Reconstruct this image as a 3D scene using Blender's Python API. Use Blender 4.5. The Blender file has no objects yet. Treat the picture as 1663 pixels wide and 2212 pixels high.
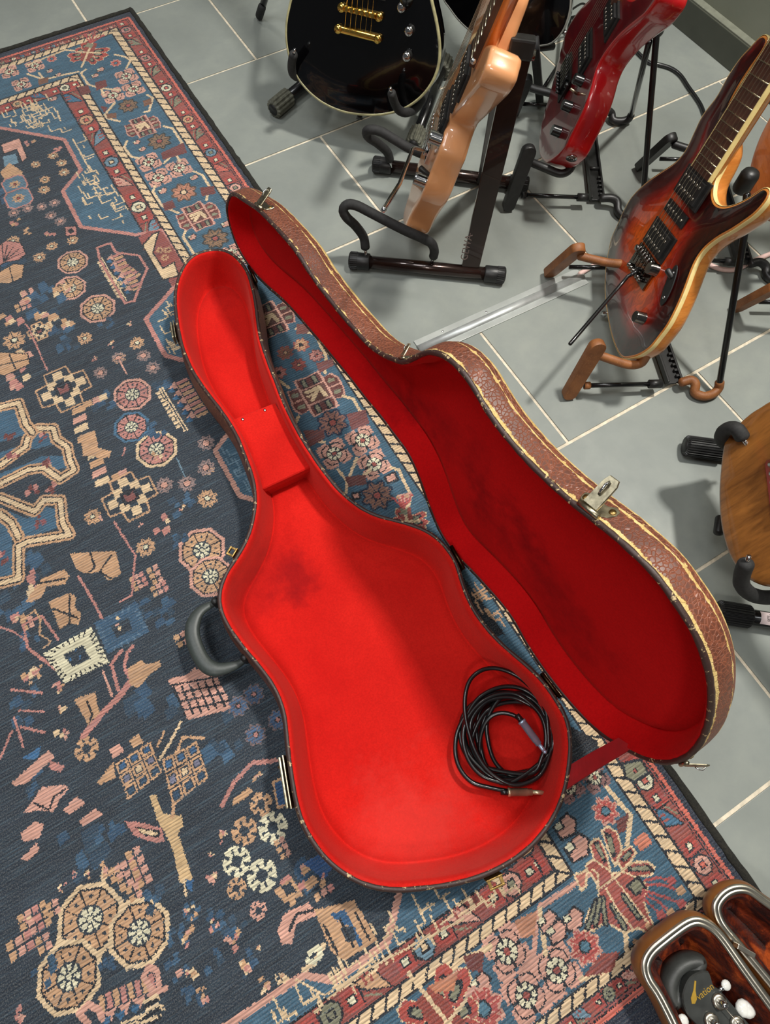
import bpy, bmesh, math, random
import numpy as np
from mathutils import Vector, Matrix
from mathutils.geometry import delaunay_2d_cdt

# ------------------------------------------------------------------ camera, world, lights, exposure
random.seed(5)
PW, PH = 1663, 2212
CAM_H = 0.96
FPX = 1338.53
_p, _r, _y = 0.38897499, 0.03361404, -0.56893606
def _rot(p, r, y):
    Rx = Matrix.Rotation(p, 3, 'X'); Rr = Matrix.Rotation(r, 3, 'Z'); Ry = Matrix.Rotation(y, 3, 'Z')
    return Ry @ Rx @ Rr
ROT = _rot(_p, _r, _y)
CAMP = Vector((0, 0, CAM_H))
sc = bpy.context.scene
cam_d = bpy.data.cameras.new('camera'); cam = bpy.data.objects.new('camera', cam_d)
sc.collection.objects.link(cam); sc.camera = cam
cam.matrix_world = Matrix.Translation(CAMP) @ ROT.to_4x4()
cam_d.sensor_fit = 'VERTICAL'; cam_d.sensor_height = 24.0; cam_d.lens = FPX / PH * 24.0
cam_d.clip_start = 0.01
sc.view_settings.view_transform = 'Standard'; sc.view_settings.look = 'None'
sc.view_settings.gamma = 1.0; sc.view_settings.use_curve_mapping = False
sc.view_settings.exposure = 0.0
world = bpy.data.worlds.new('world'); sc.world = world; world.use_nodes = True
world.node_tree.nodes['Background'].inputs[0].default_value = (0.97, 1.0, 1.0, 1)
world.node_tree.nodes['Background'].inputs[1].default_value = 0.08

def area_light(name, loc, target, size, power, col, sy=None, spread=180):
    d = bpy.data.lights.new(name, 'AREA'); d.energy = power; d.color = col; d.size = size
    if sy: d.shape = 'RECTANGLE'; d.size_y = sy
    d.spread = math.radians(spread)
    o = bpy.data.objects.new(name, d); sc.collection.objects.link(o)
    o.location = loc
    o.rotation_euler = (Vector(target) - Vector(loc)).to_track_quat('-Z', 'Y').to_euler()
    return o
area_light('ceiling_spotlight', (1.32, 0.35, 2.7), (0.5, 0.4, 0), 0.20, 70, (1.0, 0.965, 0.90))
area_light('overhead_fill', (-0.35, 0.55, 2.7), (-0.3, 0.5, 0), 0.9, 23, (0.97, 0.99, 1.0))  # added soft fill from overhead, makes up for the dim world light
area_light('ceiling_spotlight', (-0.9, -1.2, 2.6), (0.3, 0.4, 0), 0.30, 15, (1.0, 0.96, 0.90))
area_light('ceiling_spotlight', (-1.1, 1.7, 2.7), (-0.1, 0.8, 0), 0.4, 12, (0.98, 0.99, 1.0))
area_light('ceiling_spotlight', (0.7, 2.4, 2.7), (0.7, 1.3, 0), 0.3, 11, (1.0, 0.95, 0.88))

# ------------------------------------------------------------------ helpers
def G(u, v, z=0.0):
    """the point at height z that the photograph shows at pixel (u, v)"""
    d = ROT @ Vector(((u - PW/2)/FPX, -(v - PH/2)/FPX, -1))
    return CAMP + d * ((z - CAM_H)/d.z)
def GP(u, v, o, n):
    d = ROT @ Vector(((u - PW/2)/FPX, -(v - PH/2)/FPX, -1))
    return CAMP + d * ((Vector(o) - CAMP).dot(n)/d.dot(n))

def PX(p):
    c = ROT.transposed() @ (Vector(p)-CAMP); return (PW/2-FPX*c.x/c.z, PH/2+FPX*c.y/c.z)
ORG = {}
def finish(o, parent, origin):
    sc.collection.objects.link(o)
    if parent is not None:
        o.parent = parent
        ORG[o] = ORG[parent]
    else:
        ORG[o] = origin; o.location = origin
def props(o, label=None, cat=None, group=None, kind=None):
    if label: o['label'] = label
    if cat: o['category'] = cat
    if group: o['group'] = group
    if kind: o['kind'] = kind
    return o
def empty(name, loc, label, cat, group=None):
    o = bpy.data.objects.new(name, None); o.empty_display_size = 0.05
    finish(o, None, Vector(loc)); return props(o, label, cat, group)

class MB:
    """collects world-space geometry, build() links it as one mesh object"""
    def __init__(s): s.v = []; s.f = []; s.m = []; s.sm = []; s.att = {}
    def add(s, vs, fs, mi=0, smooth=True, **att):
        b = len(s.v); s.v += [tuple(x) for x in vs]; s.f += [tuple(i+b for i in f) for f in fs]
        s.m += [mi]*len(fs); s.sm += [smooth]*len(fs)
        for k in set(list(s.att)+list(att)):
            a = s.att.setdefault(k, [0.0]*b); a += list(att.get(k, [0.0]*len(vs)))
        return s
    def box(s, c, size, ax=None, bev=0.0, mi=0):
        X, Y, Z = ax if ax else (Vector((1,0,0)), Vector((0,1,0)), Vector((0,0,1)))
        bm = bmesh.new(); bmesh.ops.create_cube(bm, size=1)
        for v in bm.verts: v.co = Vector((v.co.x*size[0], v.co.y*size[1], v.co.z*size[2]))
        if bev: bmesh.ops.bevel(bm, geom=bm.edges[:]+bm.verts[:], offset=bev, segments=2, affect='EDGES', profile=.6)
        bm.verts.index_update()
        vs = [Vector(c) + X*v.co.x + Y*v.co.y + Z*v.co.z for v in bm.verts]
        fs = [[v.index for v in f.verts] for f in bm.faces]; bm.free()
        return s.add(vs, fs, mi, False)
    def tube(s, pts, r, seg=12, closed=False, caps=True, mi=0, flat=1.0, up=None, smooth=True, dome=False):
        pts = [Vector(p) for p in pts]; n = len(pts)
        rs = list(r) if hasattr(r, '__len__') else [r]*n
        if dome and not closed:
            t0 = (pts[0]-pts[1]).normalized(); t1 = (pts[-1]-pts[-2]).normalized()
            P = [pts[0]+t0*rs[0]*.62*math.sin(a) for a in (1.35, .95, .5)]; Rr = [rs[0]*math.cos(a) for a in (1.35, .95, .5)]
            Q = [pts[-1]+t1*rs[-1]*.62*math.sin(a) for a in (.5, .95, 1.35)]; Rq = [rs[-1]*math.cos(a) for a in (.5, .95, 1.35)]
            pts = P+pts+Q; rs = Rr+rs+Rq; n = len(pts)
        T = []
        for i in range(n):
            a = pts[(i-1) % n] if (closed or i > 0) else pts[i]
            b = pts[(i+1) % n] if (closed or i < n-1) else pts[i]
            T.append((b-a).normalized())
        ref = Vector(up) if up is not None else (Vector((0,0,1)) if abs(T[0].z) < .9 else Vector((1,0,0)))
        nrm = (ref - T[0]*ref.dot(T[0])).normalized()
        vs = []
        for i in range(n):
            if up is not None: nrm = (Vector(up) - T[i]*Vector(up).dot(T[i])).normalized()
            else: nrm = (nrm - T[i]*nrm.dot(T[i])).normalized()
            bi = T[i].cross(nrm)
            for k in range(seg):
                a = 2*math.pi*k/seg
                vs.append(pts[i] + nrm*(math.sin(a)*rs[i]*flat) + bi*(math.cos(a)*rs[i]))
        fs = []
        for i in range(n if closed else n-1):
            for k in range(seg):
                a = i*seg+k; b = i*seg+(k+1) % seg; c = ((i+1) % n)*seg+(k+1) % seg; d = ((i+1) % n)*seg+k
                fs.append((a, b, c, d))
        if caps and not closed:
            fs.append(tuple(range(seg))[::-1]); fs.append(tuple((n-1)*seg+k for k in range(seg)))
        return s.add(vs, fs, mi, smooth)
    def ball(s, c, r, ax=None, sc3=(1,1,1), seg=12, mi=0):
        bm = bmesh.new(); bmesh.ops.create_uvsphere(bm, u_segments=seg, v_segments=max(6, seg//2), radius=r)
        X, Y, Z = ax if ax else (Vector((1,0,0)), Vector((0,1,0)), Vector((0,0,1)))
        bm.verts.index_update()
        vs = [Vector(c) + X*v.co.x*sc3[0] + Y*v.co.y*sc3[1] + Z*v.co.z*sc3[2] for v in bm.verts]
        fs = [[v.index for v in f.verts] for f in bm.faces]; bm.free()
        return s.add(vs, fs, mi, True)
    def prism(s, poly, n, h, bev=0.0, mi=0, smooth=False):
        """poly: world points in a plane; thickness h along n; bevelled top"""
        n = Vector(n); poly = [Vector(p) for p in poly]; k = len(poly); c = sum(poly, Vector())/k
        def ins(d): return [p + (c-p).normalized()*d for p in poly]
        rings = [poly, [p+n*(h-bev) for p in poly]]
        if bev: rings.append([p+n*h for p in ins(bev)])
        vs = [p for r_ in rings for p in r_]; fs = []
        for i in range(len(rings)-1):
            for j in range(k): fs.append((i*k+j, i*k+(j+1) % k, (i+1)*k+(j+1) % k, (i+1)*k+j))
        fs.append(tuple(range(k))[::-1]); fs.append(tuple((len(rings)-1)*k+j for j in range(k)))
        return s.add(vs, fs, mi, smooth)
    def build(s, name, mats, parent=None, origin=None, autosmooth=None, **pr):
        if origin is None: origin = ORG[parent] if parent is not None else Vector((0,0,0))
        origin = Vector(origin)
        me = bpy.data.meshes.new(name)
        me.from_pydata([Vector(v)-origin for v in s.v], [], s.f)
        for m in (mats if isinstance(mats, (list, tuple)) else [mats]): me.materials.append(m)
        me.polygons.foreach_set('material_index', s.m); me.polygons.foreach_set('use_smooth', s.sm)
        for k, a in s.att.items():
            at = me.attributes.new(k, 'FLOAT', 'POINT'); at.data.foreach_set('value', a)
        bm = bmesh.new(); bm.from_mesh(me); bmesh.ops.recalc_face_normals(bm, faces=bm.faces[:])
        if autosmooth:
            for e in bm.edges:
                if len(e.link_faces) == 2 and e.calc_face_angle(0) > math.radians(autosmooth): e.smooth = False
        bm.to_mesh(me); bm.free()
        o = bpy.data.objects.new(name, me); finish(o, parent, origin)
        return props(o, **pr)

def spline(pts, n, closed=True):
    """Catmull-Rom resampled evenly to n points (tuples of any dimension)"""
    P = np.array([tuple(p) for p in pts], float); m = len(P)
    out = []
    rng = range(m) if closed else range(m-1)
    for i in rng:
        if closed: a, b, c, d = P[i-1], P[i], P[(i+1) % m], P[(i+2) % m]
        else: a, b, c, d = P[max(i-1, 0)], P[i], P[i+1], P[min(i+2, m-1)]
        for t in np.linspace(0, 1, 12, endpoint=False):
            out.append(.5*((2*b)+(-a+c)*t+(2*a-5*b+4*c-d)*t*t+(-a+3*b-3*c+d)*t**3))
    if not closed: out.append(P[-1])
    out = np.array(out)
    q = np.vstack([out, out[:1]]) if closed else out
    L = np.r_[0, np.cumsum(np.linalg.norm(np.diff(q, axis=0), axis=1))]
    s = np.linspace(0, L[-1], n+1)[:-1] if closed else np.linspace(0, L[-1], n)
    return np.stack([np.interp(s, L, q[:, k]) for k in range(q.shape[1])], 1)
def smooth2(P, it=2):
    for _ in range(it): P = .25*np.roll(P, 1, 0)+.5*P+.25*np.roll(P, -1, 0)
    return P
def inward(P):
    """unit inward normals of a closed 2D outline"""
    T = np.roll(P, -1, 0)-np.roll(P, 1, 0); T /= np.linalg.norm(T, axis=1)[:, None]+1e-12
    N = np.stack([-T[:, 1], T[:, 0]], 1)
    A = .5*np.sum(P[:, 0]*np.roll(P[:, 1], -1)-np.roll(P[:, 0], -1)*P[:, 1])
    return N if A > 0 else -N
def edge_dist(Q, P):
    a = P; b = np.roll(P, -1, 0); d = b-a
    t = np.clip(((Q[:, None]-a)*d).sum(-1)/((d*d).sum(-1)+1e-15), 0, 1)
    q = a+t[..., None]*d
    return np.sqrt(((Q[:, None]-q)**2).sum(-1)).min(1)
def fill(P, step):
    """triangulated inside of outline P with interior points; returns (pts, faces, distance-to-edge)"""
    lo, hi = P.min(0), P.max(0)
    gx, gy = np.meshgrid(np.arange(lo[0], hi[0], step), np.arange(lo[1], hi[1], step))
    gx = gx + (np.arange(gx.shape[0]) % 2)[:, None]*step*.5
    Q = np.stack([gx.ravel(), gy.ravel()], 1)
    ins = inside(Q, P); Q = Q[ins]
    if len(Q): Q = Q[edge_dist(Q, P) > step*.45]
    allp = np.vstack([P, Q]) if len(Q) else P
    vs, es, fs, *_ = delaunay_2d_cdt([Vector(p) for p in allp], [], [list(range(len(P)))], 1, 1e-7)
    v = np.array([tuple(x) for x in vs])
    return v, [tuple(f) for f in fs], edge_dist(v, P)
def inside(Q, P):
    x, y = Q[:, 0], Q[:, 1]; r = np.zeros(len(Q), bool); j = len(P)-1
    for i in range(len(P)):
        xi, yi = P[i]; xj, yj = P[j]
        if yi != yj:
            c = ((yi > y) != (yj > y)) & (x < (xj-xi)*(y-yi)/(yj-yi)+xi); r ^= c
        j = i
    return r

# ------------------------------------------------------------------ materials
def lin(c):
    return tuple(((x/255)/12.92 if x/255 <= .04045 else ((x/255+.055)/1.055)**2.4) for x in c)+(1,)
class NT:
    def __init__(s, name):
        s.m = bpy.data.materials.new(name); s.m.use_nodes = True; s.t = s.m.node_tree; s.n = s.t.nodes; s.l = s.t.links
        s.b = s.n['Principled BSDF']; s.tc = s.n.new('ShaderNodeTexCoord')
    def link(s, a, b): s.l.new(a, b)
    def map(s, scale=(1,1,1), rot=(0,0,0), loc=(0,0,0), src='Object'):
        m = s.n.new('ShaderNodeMapping'); m.inputs['Scale'].default_value = scale; m.inputs['Rotation'].default_value = rot
        m.inputs['Location'].default_value = loc
        s.link(s.tc.outputs[src], m.inputs[0]); return m.outputs[0]
    def noise(s, vec, scale, det=4, rough=.55, dist=0):
        n = s.n.new('ShaderNodeTexNoise'); n.inputs['Scale'].default_value = scale; n.inputs['Detail'].default_value = det
        n.inputs['Roughness'].default_value = rough; n.inputs['Distortion'].default_value = dist
        s.link(vec, n.inputs['Vector']); return n.outputs[0]
    def voronoi(s, vec, scale, feature='F1', out=0, rnd=1.0):
        n = s.n.new('ShaderNodeTexVoronoi'); n.feature = feature; n.inputs['Scale'].default_value = scale
        n.inputs['Randomness'].default_value = rnd
        s.link(vec, n.inputs['Vector']); return n.outputs[out]
    def ramp(s, fac, stops, interp='LINEAR'):
        r = s.n.new('ShaderNodeValToRGB'); r.color_ramp.interpolation = interp; e = r.color_ramp.elements
        while len(e) < len(stops): e.new(.5)
        for k, (p, c) in enumerate(stops):
            e[k].position = p; e[k].color = c if len(c) == 4 else lin(c)
        s.link(fac, r.inputs[0]); return r.outputs[0]
    def vramp(s, fac, stops): return s.ramp(fac, [(p, (v, v, v, 1)) for p, v in stops])
    def mix(s, fac, a, b, mode='MIX'):
        m = s.n.new('ShaderNodeMix'); m.data_type = 'RGBA'; m.blend_type = mode
        for inp, val in ((m.inputs[0], fac), (m.inputs[6], a), (m.inputs[7], b)):
            if isinstance(val, (int, float)): inp.default_value = val
            elif isinstance(val, tuple): inp.default_value = val if len(val) == 4 else lin(val)
            else: s.link(val, inp)
        return m.outputs[2]
    def math(s, op, a, b=0.0):
        m = s.n.new('ShaderNodeMath'); m.operation = op
        for i, val in enumerate((a, b)):
            if isinstance(val, (int, float)): m.inputs[i].default_value = val
            else: s.link(val, m.inputs[i])
        return m.outputs[0]
    def attr(s, name, out='Fac'):
        a = s.n.new('ShaderNodeAttribute'); a.attribute_name = name; return a.outputs[out]
    def bump(s, h, strength=.3, dist=.001):
        b = s.n.new('ShaderNodeBump'); b.inputs['Strength'].default_value = strength; b.inputs['Distance'].default_value = dist
        s.link(h, b.inputs['Height']); s.link(b.outputs[0], s.b.inputs['Normal']); return b
    def col(s, c):
        if isinstance(c, tuple): s.b.inputs['Base Color'].default_value = c if len(c) == 4 else lin(c)
        else: s.link(c, s.b.inputs['Base Color'])
        return s
    def set(s, **k):
        for a, v in k.items():
            a = {'rough': 'Roughness', 'metal': 'Metallic', 'coat': 'Coat Weight', 'coatr': 'Coat Roughness', 'spec': 'Specular IOR Level',
                 'sheen': 'Sheen Weight', 'sheenr': 'Sheen Roughness', 'trans': 'Transmission Weight', 'ior': 'IOR', 'alpha': 'Alpha'}[a]
            if isinstance(v, (int, float)): s.b.inputs[a].default_value = v
            else: s.link(v, s.b.inputs[a])
        return s
def plain(name, c, rough=.5, metal=0, coat=0, vary=.12, scale=60, bump=0.0, **k):
    n = NT(name); f = n.noise(n.map(), scale, 3)
    c1 = tuple(max(0, x*(1-vary)) for x in c); c2 = tuple(min(255, x*(1+vary)) for x in c)
    n.col(n.ramp(f, [(.3, c1), (.7, c2)])); n.set(rough=rough, metal=metal, coat=coat, **k)
    if bump: n.bump(n.noise(n.map(), scale*6, 3), bump, .0006)
    return n.m

M = {}
def mat_floor():
    n = NT('slate_tile'); v = n.map()
    a = n.noise(v, 3.2, 6, .62, .3); b = n.noise(v, 22, 5, .6); c = n.noise(v, 260, 2)
    col = n.ramp(a, [(.3, (124, 129, 124)), (.52, (137, 142, 136)), (.72, (150, 154, 146))])
    col = n.mix(n.vramp(b, [(.35, 0), (.7, .45)]), col, (122, 128, 125))
    sp = n.vramp(n.voronoi(v, 75), [(.0, 1), (.035, 0)])
    col = n.mix(n.math('MULTIPLY', sp, .35), col, (190, 196, 190))
    n.col(col).set(rough=n.vramp(b, [(.3, .40), (.7, .55)]), spec=.45); n.bump(n.math('ADD', n.math('MULTIPLY', b, .6), n.math('MULTIPLY', c, .25)), .18, .0012)
    return n.m
M['tile'] = mat_floor()
M['grout'] = plain('grout', (214, 202, 180), .85, vary=.1, scale=90, bump=.2)
M['black_plastic'] = plain('black_plastic', (30, 30, 30), .42, vary=.2, scale=80, bump=.08)
M['black_foam'] = plain('black_foam', (34, 34, 34), .75, vary=.2, scale=200, bump=.25)
M['rib_foam'] = plain('ribbed_rubber', (92, 92, 80), .6, vary=.2, scale=120, bump=.15)
M['black_metal'] = plain('black_metal', (22, 22, 23), .25, vary=.1, metal=.3, coat=.4)
M['bronze_metal'] = plain('bronze_black_metal', (48, 34, 30), .22, metal=.6, coat=.5, vary=.15, scale=20)
M['chrome'] = plain('chrome', (205, 205, 205), .12, metal=1, vary=.04)
M['dark_chrome'] = plain('dark_chrome', (128, 124, 120), .16, metal=1, vary=.15)
M['nickel'] = plain('worn_nickel', (168, 160, 136), .34, metal=1, vary=.22, scale=160)
M['brass'] = plain('tarnished_brass', (150, 122, 74), .38, metal=1, vary=.3, scale=200)
M['gold'] = plain('gold_plate', (232, 190, 96), .16, metal=1, vary=.08)
M['string'] = plain('wound_string', (176, 166, 150), .3, metal=1, vary=.1)
M['cable'] = plain('black_cable', (18, 18, 19), .32, vary=.2, coat=.3)
def cork():
    n = NT('cork_rubber'); v = n.map(); a = n.noise(v, 40, 5); b = n.noise(v, 420, 3, .7)
    col = n.ramp(a, [(.3, (112, 66, 32)), (.7, (150, 94, 50))]); col = n.mix(n.vramp(b, [(.58, 0), (.75, .5)]), col, (196, 150, 104))
    n.col(col).set(rough=.55); n.bump(b, .4, .0006); return n.m
M['cork'] = cork()
def velvet(name, c1, c2, stains):
    n = NT(name); v = n.map(); a = n.noise(v, 7, 5, .6); b = n.noise(v, 380, 3, .7)
    col = n.ramp(a, [(.3, c1), (.7, c2)])
    col = n.mix(n.vramp(b, [(.35, .30), (.65, 0)]), col, tuple(x*.72 for x in c1))
    warp = n.noise(v, 14, 4, .7)
    for (sx, sy, sz), rad, amt, sccol, st in stains:
        mp = n.n.new('ShaderNodeMapping'); mp.vector_type = 'POINT'; mp.inputs['Location'].default_value = (-sx*st[0], -sy*st[1], -sz*st[2]); mp.inputs['Scale'].default_value = st
        n.link(n.tc.outputs['Object'], mp.inputs[0])
        ln = n.n.new('ShaderNodeVectorMath'); ln.operation = 'LENGTH'; n.link(mp.outputs[0], ln.inputs[0])
        d = n.math('ADD', n.math('DIVIDE', ln.outputs['Value'], rad), n.math('MULTIPLY', n.math('SUBTRACT', warp, .5), 2.6))
        f = n.vramp(d, [(.1, amt), (1.0, 0)])
        col = n.mix(f, col, sccol)
    n.col(col).set(rough=.95, spec=.08, sheen=.05 if 'lid' in name else .22, sheenr=.5); n.bump(n.math('ADD', n.math('MULTIPLY', b, .5), a), .22, .002)
    n.b.inputs['Sheen Tint'].default_value = (1, .25, .2, 1)
    return n.m
# ------------------------------------------------------------------ setting: floor of slate tiles, wall, baseboard
floor = MB().box((0.2, 0.9, -0.022), (3.2, 4.2, 0.04)).build('floor', M['grout'], kind='structure')
ROWS = [2.707, 2.402, 2.097, 1.791, 1.4875, 1.1815, 0.877, 0.580, 0.2803, -0.0145, -0.308, -0.604]
JOINT = [0.85, 0.545, 0.85, 0.545, 0.852, 0.5505, 0.8554, 0.558, 0.856, 0.558, 0.856]
gap = 0.0028
for k in range(len(ROWS)-1):
    y1, y0 = ROWS[k]-gap, ROWS[k+1]+gap
    mesh = None
    for j in range(-3, 4):
        x0 = JOINT[k]+0.602*j+gap; x1 = x0+0.602-2*gap
        if x1 < -1.3 or x0 > 1.5: continue
        if x1 < 0.34 and y1 < 1.75: continue                       # wholly under the rug
        if mesh is None:
            mb = MB().box((0, 0, 0), (x1-x0, y1-y0, 0.008), bev=0.0007)
            o = mb.build('floor_tile', M['tile'], floor, origin=(0, 0, 0)); mesh = o.data
        else:
            o = bpy.data.objects.new('floor_tile', mesh); finish(o, floor, None)
        o.location = ((x0+x1)/2, (y0+y1)/2, -0.004+random.uniform(-.0002, .0001))
WX = 1.503
nw = NT('painted_wall'); nw.col(nw.ramp(nw.noise(nw.map(), 6, 5), [(.3, (124, 127, 112)), (.7, (134, 137, 122))])).set(rough=.55); nw.bump(nw.noise(nw.map(), 180, 3), .12, .001)
MB().box((WX+0.075, 0.9, 1.35), (0.1, 3.4, 2.7)).build('wall_right', nw.m, kind='structure')
bb = MB().box((WX+0.0125, 0.9, 0.031), (0.025, 3.4, 0.062), bev=.0015)
bb.build('baseboard_right', plain('baseboard_paint', (74, 76, 66), .38, vary=.06, scale=12), kind='structure')
MB().box((WX+0.0145, 0.9, 0.0635), (0.021, 3.4, 0.003), bev=.001).build('trim_1', plain('baseboard_cap', (128, 130, 116), .4, vary=.06), kind='structure')

# ------------------------------------------------------------------ rug: the printed pattern is rasterised into a face colour attribute
RX1, RY0, RY1 = 0.3525, -0.462, 1.797
CELL = 0.0016
nxf = int((RX1+0.64)/CELL); ny = int((RY1-RY0)/CELL)
XS = RX1-CELL*(np.arange(nxf)[::-1]+.5); YS = RY0+CELL*(np.arange(ny)+.5)
C = np.zeros((ny, nxf, 3), np.float32)
def L3(c): return np.array(lin(c)[:3], np.float32)
NAVY = (42, 53, 65); INK = (26, 29, 38); BLUE = (62, 98, 120); DBLUE = (44, 72, 98); LBLUE = (112, 142, 160); RED = (160, 80, 72); MAROON = (116, 60, 56)
PINK = (214, 160, 142); ROSE = (196, 134, 124); CREAM = (230, 200, 160); WHITE = (228, 220, 188); TAN = (204, 160, 122); BROWN = (128, 88, 68); SAGE = (138, 136, 112); CORAL = (214, 110, 92)
XX, YY = np.meshgrid(XS, YS)
rng = np.random.RandomState(3)
JX = (rng.rand(ny, nxf)-.5)*.0016; JY = (rng.rand(ny, nxf)-.5)*.0016     # uneven knots at the outlines
def win(x0, x1, y0, y1):
    i0 = max(0, int((x0-XS[0])/CELL)-2); i1 = min(nxf, int((x1-XS[0])/CELL)+3)
    j0 = max(0, int((y0-YS[0])/CELL)-2); j1 = min(ny, int((y1-YS[0])/CELL)+3)
    if i0 >= i1 or j0 >= j1: return None
    return slice(j0, j1), slice(i0, i1)
def W(p): g = G(p[0], p[1], .005); return np.array([g.x, g.y])
def Ws(ps): return np.array([W(p) for p in ps])
def fillw(P, c):
    w = win(P[:, 0].min(), P[:, 0].max(), P[:, 1].min(), P[:, 1].max())
    if w is None: return
    x = (XX[w]+JX[w]); y = (YY[w]+JY[w]); m = inside(np.stack([x.ravel(), y.ravel()], 1), P).reshape(x.shape)
    C[w][m] = L3(c)
def poly(ps, c, out=None, ow=.004):
    P = Ws(ps); fillw(P, c)
    if out: linew(np.vstack([P, P[:1]]), ow, out)
def linew(P, w_, c, dash=None):
    for k in range(len(P)-1):
        a, b = P[k], P[k+1]; d = b-a; L2 = d@d+1e-12
        lo = np.minimum(a, b)-w_; hi = np.maximum(a, b)+w_; w = win(lo[0], hi[0], lo[1], hi[1])
        if w is None: continue
        x = XX[w]+JX[w]; y = YY[w]+JY[w]
        t = np.clip(((x-a[0])*d[0]+(y-a[1])*d[1])/L2, 0, 1); m = (x-a[0]-t*d[0])**2+(y-a[1]-t*d[1])**2 < (w_/2)**2
        if dash: m &= ((t*math.sqrt(L2)/dash) % 1) < .6
        C[w][m] = L3(c)
def line(ps, w_, c, dash=None): linew(Ws(ps), w_, c, dash)
def polar(p, r):
    g = W(p) if not isinstance(p, np.ndarray) else p
    w = win(g[0]-r, g[0]+r, g[1]-r, g[1]+r)
    if w is None: return None
    x = XX[w]+JX[w]-g[0]; y = YY[w]+JY[w]-g[1]; return w, np.hypot(x, y), np.arctan2(y, x), x, y
def flower(p, r, c=TAN, mid=WHITE, n=8, gapc=None, cr=.22, asp=1.0):
    q = polar(p, r*1.3)
    if q is None: return
    w, R_, A, x, y = q; R_ = np.hypot(x, y*asp)/r
    edge = .86+.14*np.cos(A*n); m = (R_ < edge)
    gapm = (np.abs(((A*n/(2*math.pi)) % 1)-.5) > .5-.075/np.maximum(R_, .15)*.55)
    sub = C[w]
    if gapc is not None: sub[R_ < edge+.16] = L3(gapc)
    pet = m & ~gapm & (R_ > cr+.1); sub[pet] = L3(c)
    if gapc is not None or True: sub[(R_ < cr+.1)] = L3(INK)
    sub[R_ < cr] = L3(mid); C[w] = sub
def square_flower(p, s, c=PINK, mid=TAN, rot=0):
    """pink block with four lobes, a dark cross and a dark-ringed rosette"""
    q = polar(p, s*1.2)
    if q is None: return
    w, R_, A, x, y = q; sub = C[w]
    a = np.abs(x)/s; b = np.abs(y)/s; mx = np.maximum(a, b)
    m = (mx < .93) & ~((mx > .74) & (np.minimum(a, b) < .12)) & ~((a > .8) & (b > .8))
    sub[m] = L3(c)
    sub[m & (((np.abs(x) < .0022) | (np.abs(y) < .0022)))] = L3(INK)
    sub[m & (np.abs(R_/s-.78+.06*np.cos(4*A)) < .035) & (mx > .5) & (np.abs(np.sin(2*A)) > .35)] = L3(INK)
    ring = R_/s; sub[ring < .52] = L3(INK)
    pet = (ring < .46) & (ring > .2) & (np.abs(((A*8/(2*math.pi)) % 1)-.5) < .36); sub[pet] = L3(WHITE)
    sub[ring < .15] = L3(RED); C[w] = sub
def medallion(p, r, c=TAN, rim=PINK, small=WHITE, ang=0.0):
    q = polar(p, r*1.15)
    if q is None: return
    w, R_, A, x, y = q; sub = C[w]
    oct_ = R_*np.cos(((A+ang) % (math.pi/4))-math.pi/8)/r
    sub[oct_ < .97] = L3(rim); sub[oct_ < .83] = L3(INK); m = oct_ < .77; sub[m] = L3(c)
    sub[m & (np.abs(np.sin((A+ang)*4))*R_ < .0042)] = L3(INK)
    k = (np.abs(((A+ang)*8/(2*math.pi)) % 1-.5) < .10) & (np.abs(R_/r-.60) < .05); sub[k] = L3(NAVY)
    sub[R_/r < .40] = L3(NAVY)
    pet = (R_/r < .34) & (R_/r > .13) & (np.abs(((A*8/(2*math.pi)) % 1)-.5) < .33); sub[pet] = L3(small)
    sub[R_/r < .09] = L3(small); C[w] = sub
def cut_flower(p, r, c=WHITE):
    """white ring of eight stubs"""
    q = polar(p, r*1.2)
    if q is None: return
    w, R_, A, x, y = q; sub = C[w]; k = R_/r
    m = (k < 1) & (k > .38) & ~((np.abs(((A*4/(2*math.pi)) % 1)-.5) < .10) & (k > .55)) & ~((np.abs((((A+.78)*4/(2*math.pi)) % 1)-.5) < .08) & (k < .8))
    sub[m] = L3(c); C[w] = sub
def speck(p, s, cols, n=6, seed=0, sp=1.0):
    if p[1] > 1300: s *= .74
    """a small worn leaf or bud made of a few blocks"""
    r_ = random.Random(seed*77+int(p[0])*13+int(p[1])); g = W(p)
    for i in range(n):
        cx = g[0]+r_.uniform(-1, 1)*s*sp; cy = g[1]+r_.uniform(-1, 1)*s*sp; a = s*r_.uniform(.2, .42); b = s*r_.uniform(.2, .45)
        fillw(np.array([(cx-a, cy-b), (cx+a, cy-b*.6), (cx+a*.7, cy+b), (cx-a*.8, cy+b*.8)]), cols[r_.randrange(len(cols))])

# ground colours of the bands, from the outside in
C[:] = L3((40, 46, 62))
def band(x1, yt, yb, c): fillw(np.array([(-2, yb), (x1, yb), (x1, yt), (-2, yt)]), c)
band(.3435, 1.779, -.402, CORAL); band(.3375, 1.773, -.396, INK); band(.3355, 1.770, -.394, RED); band(.333, 1.768, -.391, INK)
band(.3315, 1.766, -.390, (158, 82, 72)); band(.3035, 1.7555, -.373, INK); band(.2995, 1.7515, -.371, CREAM)
band(.2835, 1.7375, -.359, INK); band(.2805, 1.7345, -.356, BLUE)
band(.1605, 1.6385, -.254, INK); band(.1570, 1.635, -.251, CREAM); band(.1425, 1.6215, -.238, INK)
band(.1385, 1.618, -.235, (150, 78, 70)); band(.1035, 1.592, -.203, INK); band(.1, 1.589, -.2, (66, 100, 122))
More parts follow.
